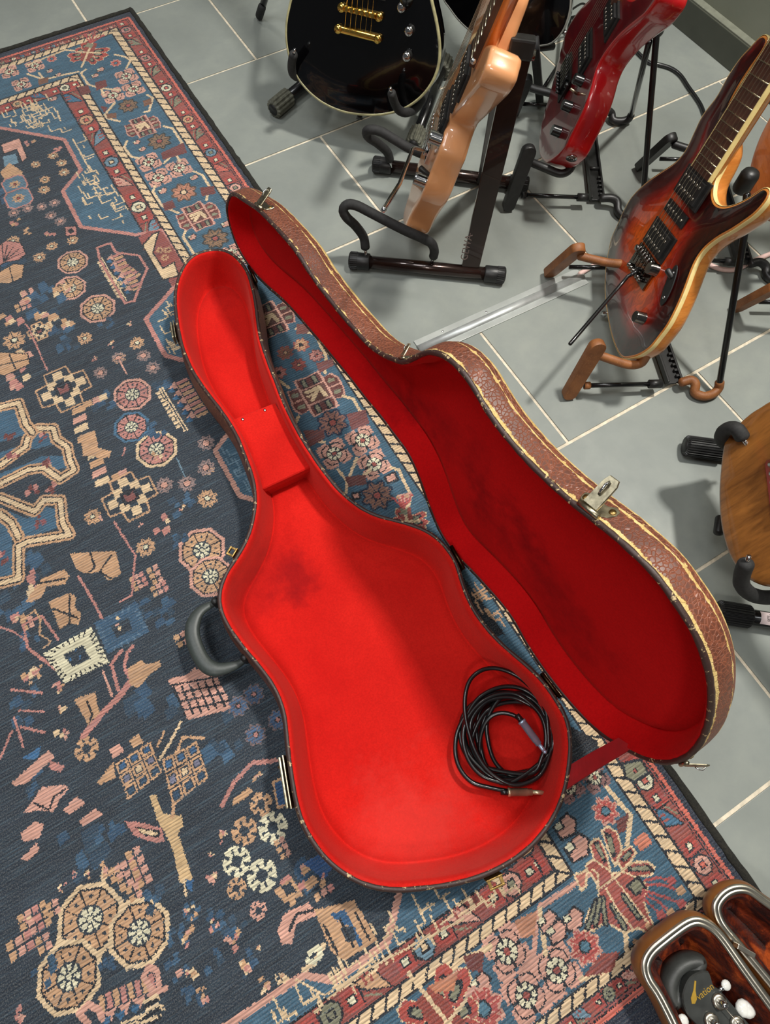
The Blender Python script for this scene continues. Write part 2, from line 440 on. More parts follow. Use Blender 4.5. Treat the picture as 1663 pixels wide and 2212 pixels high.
# diagonal ticks of the cream guard stripes
for x1, x0, yt, yb, ti, bi in ((.2995, .2835, 1.7515, -.371, 1.7375, -.359), (.157, .1425, 1.635, -.251, 1.6215, -.238)):
    y = yb
    while y < yt:
        linew(np.array([(x0-.001, y+.012), (x0+.006, y+.008), (x1-.006, y+.005), (x1+.001, y)]), .0033, INK); y += .0215
    x = x0
    while x > -.66:
        for a, b in ((ti, yt), (yb, bi)): linew(np.array([(x-.012, a-.001), (x-.008, a+.005), (x, b+.001)]), .003, INK)
        x -= .0205
# red borders: row of blocks, blossoms and stepped leaves
def border_run(pos, mid, wid, seed):
    r_ = random.Random(seed); seq = 0; y = pos[0]
    while y < pos[1]:
        k = seq % 4; cc = [WHITE, LBLUE, PINK, SAGE, TAN, ROSE][r_.randrange(6)]
        def at(a, b): return np.array(mid(y+b, a))
        def pl(pts, c): fillw(np.array([at(a*wid, b*wid) for a, b in pts]), c)
        if k in (0, 2):
            pl([(-.42, -.42), (.42, -.38), (.44, .38), (-.38, .42)], (172, 72, 64)); linew(np.array([at(-.46*wid, -.45*wid), at(.46*wid, -.45*wid)]), .002, INK)
            pl([(-.2, -.22), (.16, -.22), (.16, .2), (-.2, .2)], INK); pl([(-.14, -.14), (.1, -.14), (.1, .14), (-.14, .14)], WHITE); y += wid*.98
        elif k == 1:
            pl([(-.5, -.2), (-.2, -.5), (.2, -.5), (.5, -.2), (.5, .2), (.2, .5), (-.2, .5), (-.5, .2)], INK)
            pl([(-.42, -.16), (-.16, -.42), (.16, -.42), (.42, -.16), (.42, .16), (.16, .42), (-.16, .42), (-.42, .16)], cc)
            pl([(-.2, -.2), (.2, -.2), (.2, .2), (-.2, .2)], INK); pl([(-.12, -.12), (.12, -.12), (.12, .12), (-.12, .12)], r_.choice([CORAL, SAGE, CREAM])); y += wid*.98
        else:
            s_ = r_.choice([1, -1]); c2 = r_.choice([PINK, (66, 112, 142), SAGE, TAN, LBLUE, CORAL])
            pl([(-.5*s_, -.1), (.5*s_, .3), (.5*s_, 1.5), (-.05*s_, 1.0)], INK); pl([(-.42*s_, .0), (.44*s_, .36), (.44*s_, 1.35), (0, .9)], c2)
            for t in (.55, .82): pl([(.5*s_, t), (.5*s_, t+.12), (.12*s_, t+.06), (.12*s_, t-.06)], (158, 78, 70))
            linew(np.array([at(-.45*s_*wid, .5*wid), at(-.1*wid*s_, 1.2*wid), at(-.4*wid*s_, 1.5*wid)]), .0025, SAGE); y += wid*1.65
        seq += 1
border_run((-.36, 1.765), lambda y, a: (.3175+a, y), .0265, 4)
border_run((-.22, 1.61), lambda y, a: (.121+a, y), .033, 9)
border_run((-.30, .98), lambda y, a: (-y, 1.761+a), .0105, 5)
border_run((-.14, .98), lambda y, a: (-y, 1.605+a), .024, 6)
border_run((-.29, .98), lambda y, a: (-y, -.3815+a), .017, 7)
border_run((-.11, .98), lambda y, a: (-y, -.219+a), .030, 8)

# the big dark field inside the stepped pink outline
FIELD = [(0, 276), (139, 301.5), (174.5, 366.6), (135.6, 412.7), (175, 490), (293, 507), (348.5, 498), (392, 575), (374, 623), (340, 655), (315, 689), (357, 768), (394, 778), (420, 770), (470, 880), (500, 925), (485, 947), (464.6, 973.7), (518.5, 1071), (552, 1081), (760, 1400), (990, 1650), (900, 1925), (862, 1932.7), (836.5, 2036), (722.7, 2118.8), (656, 2106), (496.6, 2212)]
Pf = np.vstack([Ws(FIELD), [(-.30, -.36), (-.9, -.36), (-.9, 1.56), (-.12, 1.56)]])
fillw(Pf, NAVY)
linew(Ws(FIELD[:17][:9]+[(374, 623), (315, 689), (357, 768), (394, 778)]), .0085, ROSE); line([(490, 940), (464.6, 973.7), (518.5, 1071), (552, 1081)], .0085, PINK)
line([(862, 1932), (836.5, 2036), (722.7, 2118.8), (656, 2106), (496, 2212), (400, 2270)], .009, PINK)
poly([(320, 500), (348, 497), (395, 570), (400, 600), (372, 618), (350, 585), (310, 540), (300, 512)], (150, 80, 74))
poly([(330, 505), (343, 500), (330, 545), (352, 580), (376, 566), (386, 596), (352, 604), (330, 570), (308, 530)], CREAM, INK, .003)
for a in ((345, 540), (356, 556), (362, 540)): flower(a, .009, TAN, RED)
# cream line-work in the light blue spandrels
def glyphs(quad, n, seed, c=CREAM):
    r_ = random.Random(seed); q = Ws(quad)
    for i in range(n):
        u, v = r_.random(), r_.random(); p = (q[0]*(1-u)+q[1]*u)*(1-v)+(q[3]*(1-u)+q[2]*u)*v
        a = r_.choice([.008, .014, .020]); b = r_.choice([.008, .014, .022]); t = r_.randrange(4)
        pts = [[(0, 0), (0, b)], [(0, b), (0, 0), (a, 0)], [(0, 0), (a, 0), (a, b)], [(0, b), (0, 0), (a, 0), (a, -b*.6)]][t]
        linew(np.array([p+np.array(s) for s in pts]), .0028, c)
glyphs([(5, 250), (115, 210), (150, 290), (20, 275)], 46, 1); glyphs([(165, 385), (205, 365), (275, 490), (190, 475)], 34, 2)
glyphs([(150, 300), (170, 290), (205, 370), (185, 375)], 5, 12)
glyphs([(330, 680), (372, 645), (385, 765), (365, 765)], 16, 3); glyphs([(480, 980), (530, 960), (550, 1060), (530, 1065)], 12, 4, LBLUE)
glyphs([(880, 1930), (1100, 1930), (800, 2110), (700, 2150)], 36, 5); glyphs([(600, 2180), (760, 2120), (700, 2180), (560, 2230)], 10, 15)
line([(157, 300), (196, 370)], .0035, CREAM)
line([(640, 2116), (700, 2150), (780, 2100), (1000, 1985)], .003, CREAM)

# blue main border on the right: vines, blocks of flowers, palmettes
def palmette(p, s, ang=0, dark=MAROON, pale=SAGE, k=True):
    g = W(p); ca, sa = math.cos(ang), math.sin(ang)
    def T(a): return np.array([(g[0]+(x*ca-y*sa)*s, g[1]+(x*sa+y*ca)*s) for x, y in a])
    o = [(-1, -.25), (-.85, -.55), (-.5, -.5), (-.45, -.85), (0, -.78), (.4, -.85), (.5, -.5), (.85, -.6), (1, -.2), (1, .25), (.85, .55), (.5, .5), (.42, .85), (0, .78), (-.42, .85), (-.5, .5), (-.88, .55)]
    fillw(T([(x*1.07, y*1.07) for x, y in o]), PINK); fillw(T(o), dark)
    for a, b in ((-.5, 1), (.5, -1)):
        linew(T([(a, -.85), (a, .85)]), .004, PINK)
    linew(T([(-1, 0), (-.5, 0)]), .003, PINK); linew(T([(.5, 0), (1, 0)]), .003, PINK)
    for x, y in ((-.75, .28), (-.75, -.28), (.75, .28), (.75, -.28)): fillw(T([(x-.17, y-.05), (x+.1, y-.11), (x+.17, y+.05), (x-.08, y+.11)]), pale)
    for x, y in ((-.22, .6), (.22, .6), (-.22, -.62), (.22, -.62)):
        fillw(T([(x-.12, y-.2), (x+.12, y-.2), (x+.12, y+.2), (x-.12, y+.2)]), INK); fillw(T([(x-.07, y-.16), (x+.07, y-.16), (x+.06, y+.16), (x-.06, y+.16)]), pale)
    fillw(T([(-.42, -.3), (.42, -.3), (.42, .3), (-.42, .3)]), (104, 66, 56)); linew(T([(-.42, -.36), (.42, -.36)]), .003, PINK); linew(T([(-.42, .36), (.42, .36)]), .003, PINK)
    linew(T([(-.3, .2), (.2, .2), (.28, -.22)]), .0075, CREAM); linew(T([(.18, .18), (-.25, -.2)]), .007, CREAM); linew(T([(-.02, .0), (-.34, .02)]), .005, CREAM)
def trio(pts, s=.0215, c=PINK):
    for p in pts: square_flower(p, s, c)
trio([(273, 164.5), (288, 192), (244, 206)], .0245); trio([(321, 350), (342, 384), (387, 363)], .0255); trio([(722, 980), (783, 951), (808, 1003)], .0265); trio([(75, 142), (20, 155), (46, 182)], .021)
trio([(1095, 2055), (1203, 2096), (1137, 2150)], .0285)
trio([(1230, 1700), (1285, 1680)], .019, (150, 108, 104)); trio([(500, 545), (520, 560)], .02)
flower((277, 228), .021, (134, 104, 80), RED, gapc=(48, 50, 50)); flower((344, 305), .024, (134, 104, 80), RED, gapc=(48, 52, 50)); flower((397, 415), .025, (190, 130, 104), CREAM, gapc=(90, 70, 60))
flower((465, 515), .025, (140, 108, 82), RED, gapc=(56, 54, 52))
flower((718, 913), .026, (150, 104, 90), RED, gapc=(24, 44, 70)); flower((815, 1070), .026, (140, 100, 84), RED, gapc=(22, 42, 66))
flower((616, 762), .014, BROWN, TAN, gapc=RED); flower((650, 745), .014, TAN, INK, gapc=RED); flower((683, 768), .013, ROSE, RED, gapc=MAROON); flower((645, 788), .013, RED, TAN, gapc=MAROON); flower((602, 805), .013, ROSE, INK, gapc=RED)
palmette((308, 273), .037, -.02); palmette((428, 467), .042, 0); palmette((582, 690), .045, -.05, (96, 50, 48)); palmette((683, 850), .048, -.05, (104, 54, 50))
for v in ([(273, 147), (282, 130), (268, 122), (248, 118)], [(318, 205), (330, 212), (322, 240), (312, 242)], [(248, 222), (226, 248), (232, 256), (258, 262)],
          [(354, 273), (372, 277), (393, 308), (378, 328), (355, 352)], [(378, 328), (388, 348)], [(274, 305), (268, 318), (283, 338), (300, 342)],
          [(418, 370), (437, 378), (452, 402), (446, 432)], [(335, 402), (330, 414), (350, 445), (385, 460)], [(400, 500), (396, 512), (418, 548), (440, 560)],
          [(640, 710), (680, 722), (704, 768), (702, 806)], [(740, 855), (763, 862), (783, 898), (765, 922)], [(664, 952), (700, 955)], [(730, 1015), (750, 1040), (748, 1064)], [(770, 990), (752, 1036)], [(800, 1015), (790, 1025), (760, 1038)],
          [(845, 1010), (862, 1015), (872, 1040), (888, 1070), (880, 1098)], [(645, 900), (638, 914)], [(600, 820), (625, 838)],
          [(170, 110), (140, 108), (60, 140)], [(185, 150), (175, 158), (190, 182), (214, 190), (260, 195)], [(214, 186), (226, 206)],
          [(60, 160), (95, 172), (135, 162), (170, 155)], [(84, 158), (94, 170)]):
    line(v, .0055, CREAM)
for c_, pts in ((CREAM, [(984, 1800), (1010, 1880), (1085, 1905)]), (CREAM, [(1310, 1700), (1362, 1762), (1355, 1825)]), (PINK, [(1275, 1888), (1165, 1960), (1150, 2080)]), (CREAM, [(1166, 1963), (1178, 2060)]),
                (CREAM, [(1350, 2010), (1355, 2060), (1350, 2075), (1255, 2115)]), (CREAM, [(955, 2140), (985, 2080), (1060, 2045)])):
    line(pts, .0065, c_)
poly([(205, 178), (228, 172), (232, 186), (208, 196)], MAROON); poly([(168, 188), (190, 184), (196, 200), (175, 206)], MAROON); poly([(82, 172), (105, 166), (104, 178), (84, 184)], BROWN)
poly([(348, 330), (396, 308), (404, 330), (352, 345)], MAROON); poly([(308, 218), (326, 212), (328, 224), (312, 230)], BROWN); poly([(228, 246), (252, 244), (252, 256), (232, 256)], BROWN)
poly([(432, 405), (462, 402), (466, 418), (436, 424)], MAROON); poly([(350, 440), (372, 432), (380, 448), (356, 456)], MAROON); poly([(216, 228), (232, 232), (226, 244)], MAROON)
poly([(748, 895), (790, 885), (798, 915), (760, 930)], (120, 68, 66)); poly([(655, 930), (700, 928), (702, 948), (668, 966)], (120, 70, 66)); poly([(640, 700), (672, 700), (664, 720), (640, 722)], (130, 80, 74)); poly([(682, 785), (720, 775), (720, 790), (690, 806)], (128, 74, 70))
poly([(745, 1030), (790, 1025), (792, 1046), (752, 1052)], (104, 60, 56)); poly([(856, 1070), (890, 1062), (884, 1080), (862, 1090)], PINK); poly([(760, 1066), (776, 1064), (778, 1076), (764, 1080)], PINK, INK); poly([(830, 1030), (852, 1020), (860, 1036), (838, 1044)], PINK, INK)
def bud(p, s, c=PINK, ang=0):
    g = W(p); fillw(np.array([(g[0]-s, g[1]-s*.6), (g[0]+s*.3, g[1]-s*.8), (g[0]+s, g[1]), (g[0]+s*.6, g[1]+s*.8), (g[0]-s, g[1]+s*.5)]), INK)
    s *= .8; fillw(np.array([(g[0]-s, g[1]-s*.6), (g[0]+s*.3, g[1]-s*.8), (g[0]+s, g[1]), (g[0]+s*.6, g[1]+s*.8), (g[0]-s, g[1]+s*.5)]), c)
    fillw(np.array([(g[0]-s, g[1]), (g[0]-s*.2, g[1]), (g[0]-s*.2, g[1]+s*.7), (g[0]-s, g[1]+s*.7)]), INK); fillw(np.array([(g[0]-s, g[1]+s*.15), (g[0]-s*.35, g[1]+s*.15), (g[0]-s*.35, g[1]+s*.65), (g[0]-s, g[1]+s*.65)]), WHITE)
for p, s in (((218, 150), .010), ((206, 163), .010), ((108, 153), .009), ((126, 161), .008), ((296, 307), .009), ((308, 322), .009), ((420, 383), .010), ((352, 412), .011), ((488, 484), .011), ((416, 512), .010), ((116, 213), .010),
             ((1224, 1785), .018), ((1250, 1830), .020), ((1185, 1990), .015), ((1240, 1985), .016), ((1205, 2012), .016), ((1008, 2153), .015), ((1040, 2125), .015), ((720, 1080), .012)): bud(p, s)
for p, r_ in (((112, 127), .011), ((250, 136), .012), ((1308, 1752), .017), ((1263, 2045), .020), ((1045, 2180), .024)): flower(p, r_, (184, 84, 78), (80, 120, 140), gapc=PINK, cr=.3)
# corner palmettes with stamens
def spray(p, s, ang):
    g = W(p); ca, sa = math.cos(ang), math.sin(ang)
    def T(a): return np.array([(g[0]+(x*ca-y*sa)*s, g[1]+(x*sa+y*ca)*s) for x, y in a])
    leafs = [(-.75, .75, .55, 2.2), (-.3, .95, .62, 1.75), (.35, .75, .4, 1.15), (.9, .45, .5, .5), (-.5, -.8, .6, -2.0), (-.1, -.9, .7, -1.65), (.4, -.85, .75, -1.25), (-.95, -.55, .5, -2.5)]
    for x, y, l, a in leafs:
        n_ = np.array([math.cos(a), math.sin(a)]); t_ = np.array([-n_[1], n_[0]])
        def leaf(k, c, q=0): c0 = np.array([x, y])*.55; fillw(T([tuple(c0-n_*l*.5*k), tuple(c0+t_*.21*k-n_*.1), tuple(c0+t_*.19*k+n_*l*.7*k), tuple(c0+n_*l*.95*k), tuple(c0-t_*.19*k+n_*l*.7*k), tuple(c0-t_*.21*k-n_*.1)]), c)
        leaf(1.08, CREAM); leaf(1, (176, 76, 66)); leaf(.58, INK); leaf(.36, SAGE)
    fillw(T([(-.7, -.2), (-.2, -.28), (.9, -.35), (1.0, .3), (-.2, .3), (-.7, .28)]), (150, 70, 60)); linew(T([(-1.2, .1), (1.1, -.05)]), .005, CREAM); linew(T([(.1, .6), (.05, -.7)]), .005, CREAM)
    fillw(T([(.45, -.1), (.85, -.15), (.9, .2), (.6, .3)]), SAGE)
    for k in range(5):
        a = -.6+k*.3; linew(T([(.9, .05), (1.25, a*.5), (1.55, a*.8)]), .0035, (186, 84, 80)); e = T([(1.6, a*.85)])[0]
        fillw(np.array([e+np.array(d)*s*.09 for d in ((-1, -1), (1, -1), (1, 1), (-1, 1))]), [(184, 84, 80), TAN][k % 2])

def Z6(L_): return [(1080+x/1.633, 1642+y/1.633) for x, y in L_]
PR = (168, 84, 74)
for lf, sp_ in (([(316, 300), (330, 278), (352, 280), (375, 330), (388, 388), (365, 402), (335, 360)], [(336, 300), (348, 298), (369, 345), (361, 352)]), ([(358, 250), (380, 233), (412, 256), (427, 300), (422, 352), (405, 372), (383, 320)], [(375, 268), (392, 273), (404, 320), (394, 331)]),
                ([(413, 352), (430, 320), (460, 303), (480, 325), (465, 352), (430, 388)], [(432, 347), (452, 321), (464, 328), (443, 353)]), ([(430, 387), (470, 361), (520, 358), (546, 380), (530, 407), (470, 411), (430, 402)], [(460, 379), (515, 374), (531, 390), (465, 389)]),
                ([(300, 372), (328, 350), (400, 400), (440, 395), (522, 440), (507, 500), (542, 590), (520, 612), (490, 592), (440, 608), (410, 592), (370, 572), (330, 602), (296, 600), (310, 540), (350, 480), (345, 440)], [(455, 445), (485, 418), (507, 450), (480, 472)])):
    poly(Z6(lf), PR, CREAM, .0028); poly(Z6([(sum(p[0] for p in sp_)/4+(a-sum(p[0] for p in sp_)/4)*1.5, sum(p[1] for p in sp_)/4+(b-sum(p[1] for p in sp_)/4)*1.5) for a, b in sp_]), INK); poly(Z6(sp_), SAGE)
for a, b in (((395, 515), (440, 590)), ((436, 480), (490, 555)), ((362, 488), (372, 575)), ((340, 500), (308, 590)), ((352, 492), (336, 580))): line(Z6([a, b]), .0085, INK); line(Z6([a, b]), .0035, SAGE)
for v in ([(325, 385), (345, 400), (345, 455)], [(345, 455), (420, 402), (440, 385)], [(392, 402), (452, 480), (522, 575)], [(375, 455), (410, 520), (470, 600)]): line(Z6(v), .0028, CREAM)
for v in ([(510, 425), (560, 414), (603, 425)], [(515, 440), (575, 440), (635, 460)], [(500, 478), (540, 520), (566, 545)], [(505, 470), (560, 500), (600, 538)], [(505, 460), (570, 480), (638, 505)]): line(Z6(v), .0035, (178, 84, 82))
for i, d in enumerate(((603, 426), (637, 461), (568, 547), (603, 540), (640, 506))):
    g_ = W(Z6([d])[0]); fillw(np.array([g_+np.array(q)*.0062 for q in ((-1, -.7), (1, -.8), (.9, .8), (-.8, .9))]), [(178, 84, 82), TAN][i % 2])
spray((190, 115), .042, 1.0); spray((960, 2205), .055, -1.3)
# tail of the lower palmette: curled hook, pink leaves by the vine
line([(1400, 2000), (1412, 2030), (1385, 2048), (1372, 2034)], .007, TAN); poly([(1240, 1890), (1268, 1880), (1266, 1912), (1256, 1925)], (196, 120, 104), CREAM, .003); line([(1375, 1820), (1392, 1806), (1400, 1818), (1385, 1830)], .009, (214, 130, 104))
poly([(1110, 1990), (1160, 1965), (1155, 2020), (1128, 2028)], (190, 132, 104)); poly([(1000, 2065), (1045, 2055), (1042, 2100), (1010, 2096)], MAROON); poly([(1260, 2110), (1300, 2060), (1340, 2055), (1320, 2100)], (140, 70, 62)); poly([(1330, 1775), (1358, 1755), (1352, 1795), (1335, 1800)], MAROON)
poly([(925, 2130), (990, 2095), (980, 2140), (940, 2145)], (196, 128, 96))

# dark field motifs, traced where the photograph shows them
medallion((157, 566), .030); medallion((152, 622), .030); medallion((211, 666), .034)
medallion((286, 852), .034, ROSE); medallion((284, 922), .031, ROSE, (70, 110, 140)); medallion((338, 970), .036, ROSE, CREAM)
medallion((436, 1188), .038); medallion((455, 1245), .034)
medallion((195, 1986), .043, TAN, CREAM); medallion((301, 2014), .040, TAN, CREAM); medallion((149, 2110), .041, TAN, CREAM)
for p, r_ in (((77, 355), .011), ((115, 336), .012), ((133, 352), .012), ((138, 372), .012), ((97, 388), .012), ((95, 410), .013), ((85, 556), .014), ((112, 532), .012), ((157, 519), .012), ((183, 731), .015), ((296, 741), .015), ((257, 774), .013), ((31, 735), .022),
              ((200, 1116), .015), ((448, 1077), .018), ((315, 1182), .017), ((450, 1014), .012), ((28, 520), .014)): flower(p, r_, TAN, WHITE)
for p, r_ in (((217, 805), .014), ((256, 773), .014), ((310, 768), .014), ((330, 794), .014), ((445, 957), .016), ((445, 1010), .016), ((404, 1044), .016), ((355, 1048), .016), ((30, 460), .013), ((60, 450), .012), ((90, 446), .012), ((118, 438), .012), ((110, 465), .012), ((130, 478), .013)):
    flower(p, r_, (150, 126, 122), PINK, cr=.34)
for p, r_ in (((565, 1737), .021), ((565, 1600), .0)): pass
for p, r_, c_ in (((589, 1788), .020, WHITE), ((511, 1860), .019, WHITE), ((566, 1891), .020, WHITE), ((528, 1795), .0175, TAN), ((564, 1737), .0155, TAN), ((187, 1618), .017, TAN), ((511, 1919), .013, TAN), ((558, 1967), .011, PINK)): cut_flower(p, r_, c_)
# blurred blue clouds
for p, s, k in (((110, 700), .03, 1), ((90, 640), .04, 2), ((140, 745), .02, 3), ((230, 700), .014, 4), ((350, 820), .02, 5), ((330, 930), .018, 6), ((225, 870), .02, 7), ((395, 1085), .02, 8), ((385, 1160), .014, 9), ((80, 1210), .03, 10), ((290, 1320), .03, 11), ((365, 1320), .028, 12), ((330, 1530), .05, 13), ((480, 1590), .04, 14), ((180, 1840), .05, 15), ((230, 1780), .03, 16),
                ((100, 2100), .02, 17), ((410, 1975), .018, 18), ((465, 1985), .02, 19), ((385, 2020), .02, 20), ((505, 2010), .022, 21), ((380, 2090), .02, 22), ((460, 2075), .018, 23), ((410, 2160), .02, 24), ((540, 2080), .018, 25), ((20, 1300), .03, 26), ((60, 1530), .03, 27), ((75, 1690), .02, 28), ((640, 1880), .04, 29), ((60, 1380), .02, 30), ((330, 1940), .02, 31), ((230, 2080), .015, 32), ((20, 560), .03, 33), ((20, 420), .03, 34)):
    speck(p, s, [(50, 80, 108), (58, 90, 118), (46, 68, 88)], 7, k, .9)
# small warm buds and blocks
for p, s, k in (((20, 690), .022, 1), ((100, 690), .026, 2), ((145, 690), .018, 3), ((130, 625), .022, 4), ((60, 635), .020, 5), ((30, 780), .03, 6), ((45, 820), .022, 7), ((240, 745), .008, 8), ((282, 700), .008, 9), ((205, 775), .006, 10), ((340, 985), .01, 11), ((350, 1135), .016, 12), ((392, 1096), .006, 13), ((305, 1135), .005, 14),
                ((75, 1255), .020, 40), ((40, 1330), .018, 41), ((70, 1465), .02, 42), ((80, 1440), .016, 43), ((125, 1488), .013, 44), ((130, 1535), .013, 45), ((135, 1585), .014, 46), ((415, 1970), .012, 20), ((460, 1995), .012, 21), ((410, 2025), .014, 22), ((508, 2035), .015, 23), ((405, 2100), .016, 24), ((530, 2088), .014, 25), ((430, 2155), .014, 26), ((572, 2125), .013, 27), ((606, 2105), .013, 28), ((560, 2045), .006, 29), ((40, 2195), .016, 30),
                ((480, 1805), .012, 47), ((462, 1900), .014, 48), ((455, 1848), .006, 49), ((555, 1674), .011, 50), ((60, 1990), .012, 51), ((225, 1885), .016, 52), ((190, 1890), .008, 53), ((160, 1888), .006, 54), ((135, 1918), .008, 55), ((645, 1905), .03, 56)):
    speck(p, s, [TAN, PINK, ROSE, CREAM], 6, k, .8)
def blocks(rows, c=TAN):
    for p, s, n_, a in rows:
        g = W(p); s *= .72 if p[1] > 1100 else .9
        for i in range(n_):
            for j in range(a): x, y = g[0]+(i-n_/2)*s*1.15, g[1]+(j-a/2)*s*1.3; fillw(np.array([(x, y), (x+s*.9, y+s*.1), (x+s, y+s), (x+s*.1, y+s*1.05)]), [TAN, PINK, ROSE][(i*7+j*3) % 3] if c == TAN else c)
blocks([((300, 1255), .010, 3, 3), ((335, 1240), .012, 2, 3), ((345, 1270), .011, 3, 2), ((400, 1375), .013, 3, 2), ((275, 1885), .013, 3, 3), ((300, 1870), .014, 2, 4), ((250, 1885), .011, 2, 2), ((75, 1985), .012, 4, 3), ((115, 1960), .011, 2, 2), ((290, 1925), .012, 2, 2), ((45, 2040), .014, 3, 2), ((95, 2035), .012, 2, 2), ((215, 1120), .006, 2, 2), ((50, 660), .010, 3, 2), ((60, 1345), .012, 2, 2)])
# stepped column in the middle left
for k, (u, v) in enumerate([(170, 885), (172, 905), (175, 925), (182, 945), (195, 960), (205, 980), (208, 1000), (214, 1020), (220, 1040), (190, 872), (208, 864), (222, 858), (250, 1030), (265, 1022)]):
    g = W((u, v)); a = .014 if k < 9 else .008; fillw(np.array([(g[0]-a, g[1]-.006), (g[0]+a*.8, g[1]-.007), (g[0]+a, g[1]+.006), (g[0]-a*.7, g[1]+.006)]), [TAN, PINK, CREAM][k % 3])
poly([(172, 940), (205, 930), (212, 968), (240, 975), (236, 988), (212, 990), (205, 985), (180, 985)], TAN)
poly([(2, 312), (42, 298), (58, 340), (48, 350), (36, 322), (8, 332)], PINK, INK, .002); poly([(6, 338), (34, 332), (40, 352), (10, 360)], LBLUE)
poly([(0, 372), (20, 352), (48, 370), (50, 385), (28, 378), (12, 392)], TAN)
for p, s in (((32, 398), .020), ((40, 428), .022)):
    g = W(p); q = np.array([(-s, -s*.6), (-s*.6, -s), (s*.6, -s), (s, -s*.6), (s, s*.6), (s*.6, s), (-s*.6, s), (-s, s*.6)])*1.25; fillw(g+q, ROSE); fillw(g+q*.88, (92, 122, 142)); flower(p, s*.62, TAN, RED)
poly([(-10, 535), (12, 520), (45, 524), (56, 548), (40, 562), (12, 566), (-10, 580)], ROSE, INK, .002)
for k in range(5): line([(8, 565), (4+k*12, 524+k*5)], .0022, INK)
poly([(-5, 590), (30, 570), (52, 572), (48, 600), (20, 612), (-5, 612)], TAN, INK, .002); line([(20, 575), (28, 608)], .002, INK)
poly([(-5, 760), (20, 762), (60, 764), (64, 786), (36, 800), (8, 812), (-5, 806)], TAN, INK, .002); line([(20, 765), (34, 798)], .0024, INK); line([(-5, 790), (60, 776)], .0024, INK)
for p, c_ in (((66, 308), ROSE), ((124, 322), ROSE), ((34, 480), ROSE), ((60, 500), TAN), ((108, 505), ROSE)): speck(p, .012, [c_, TAN], 5, 3, .7)
poly([(140, 490), (165, 488), (166, 508), (142, 510)], ROSE, INK, .002); fillw(W((153, 499))+np.array([(-.005, -.006), (.005, -.006), (.005, .006), (-.005, .006)]), INK)
# cross medallions
def crossmed(p, s):
    g = W(p)
    def Q(a): return np.array([(g[0]+x*s, g[1]+y*s) for x, y in a])
    o = [(-1, -.45), (-.5, -.5), (-.45, -1), (.45, -1), (.5, -.5), (1, -.45), (1, .45), (.5, .5), (.45, 1), (-.45, 1), (-.5, .5), (-1, .45)]
    linew(np.vstack([Q(o), Q(o)[:1]]), .003, TAN)
    for x, y in ((-.7, 0), (.7, 0), (0, .7), (0, -.7), (-.35, .35), (.35, .35), (-.35, -.35), (.35, -.35)):
        fillw(Q([(x-.2, y-.18), (x+.18, y-.2), (x+.2, y+.18), (x-.16, y+.2)]), CREAM if abs(x)+abs(y) == .7 else DBLUE)
    fillw(Q([(-.33, -.3), (.33, -.3), (.33, .3), (-.33, .3)]), INK); fillw(Q([(-.2, -.2), (.2, -.2), (.2, .2), (0, 0), (-.2, .2)]), (140, 84, 80))
crossmed((137, 840), .045); crossmed((280, 1072), .042); crossmed((85, 715), .02)
# combs: the two saw-toothed towers and the lower one
def tower(a, b, wid):
    A, B = W(a), W(b); d = B-A; L_ = np.linalg.norm(d); d /= L_; t = np.array([-d[1], d[0]])
    if t[0] > 0: t = -t
    def Q(pts): return np.array([A+d*x+t*y for x, y in pts])
    n_ = int(L_/.009)
    for i in range(n_):
        x = i*.009; fillw(Q([(x, -wid*.5), (x+.0065, -wid*.5), (x+.0065, -wid*.15), (x, -wid*.15)]), [ROSE, TAN][i % 2])
        if i % 2 == 0: fillw(Q([(x-.004, -wid*.13), (x+.013, -wid*.13), (x+.0045, wid*.12)]), PINK); fillw(Q([(x+.004, -.0), (x+.018, 0), (x+.011, wid*.2)]), (56, 100, 136))
        fillw(Q([(x, wid*.38), (x+.0065, wid*.38), (x+.0065, wid*.5), (x, wid*.5)]), CREAM)
    for y in (.26, .34): linew(Q([(-.005, wid*y), (L_+.005, wid*y)]), .0024, CREAM)
tower((246, 580), (288, 612), .05); tower((235, 555), (285, 640), .05); tower((370, 832), (420, 915), .062)
line([(210, 535), (238, 525), (250, 545), (300, 552), (318, 580), (305, 610), (290, 650), (270, 655), (215, 560), (210, 535)], .005, ROSE)
tower((340, 2150), (215, 2205), .05); line([(190, 2212), (170, 2190), (190, 2170), (212, 2180), (220, 2200)], .008, PINK); line([(330, 2140), (310, 2110), (318, 2090), (338, 2095), (345, 2140), (358, 2135)], .007, PINK)
for k in range(4): line([(310+k*3, 2165+k*9), (340, 2150+k*10), (345, 2175+k*9), (300+k*3, 2200+k*5)], .004, [CREAM, INK][k % 2])
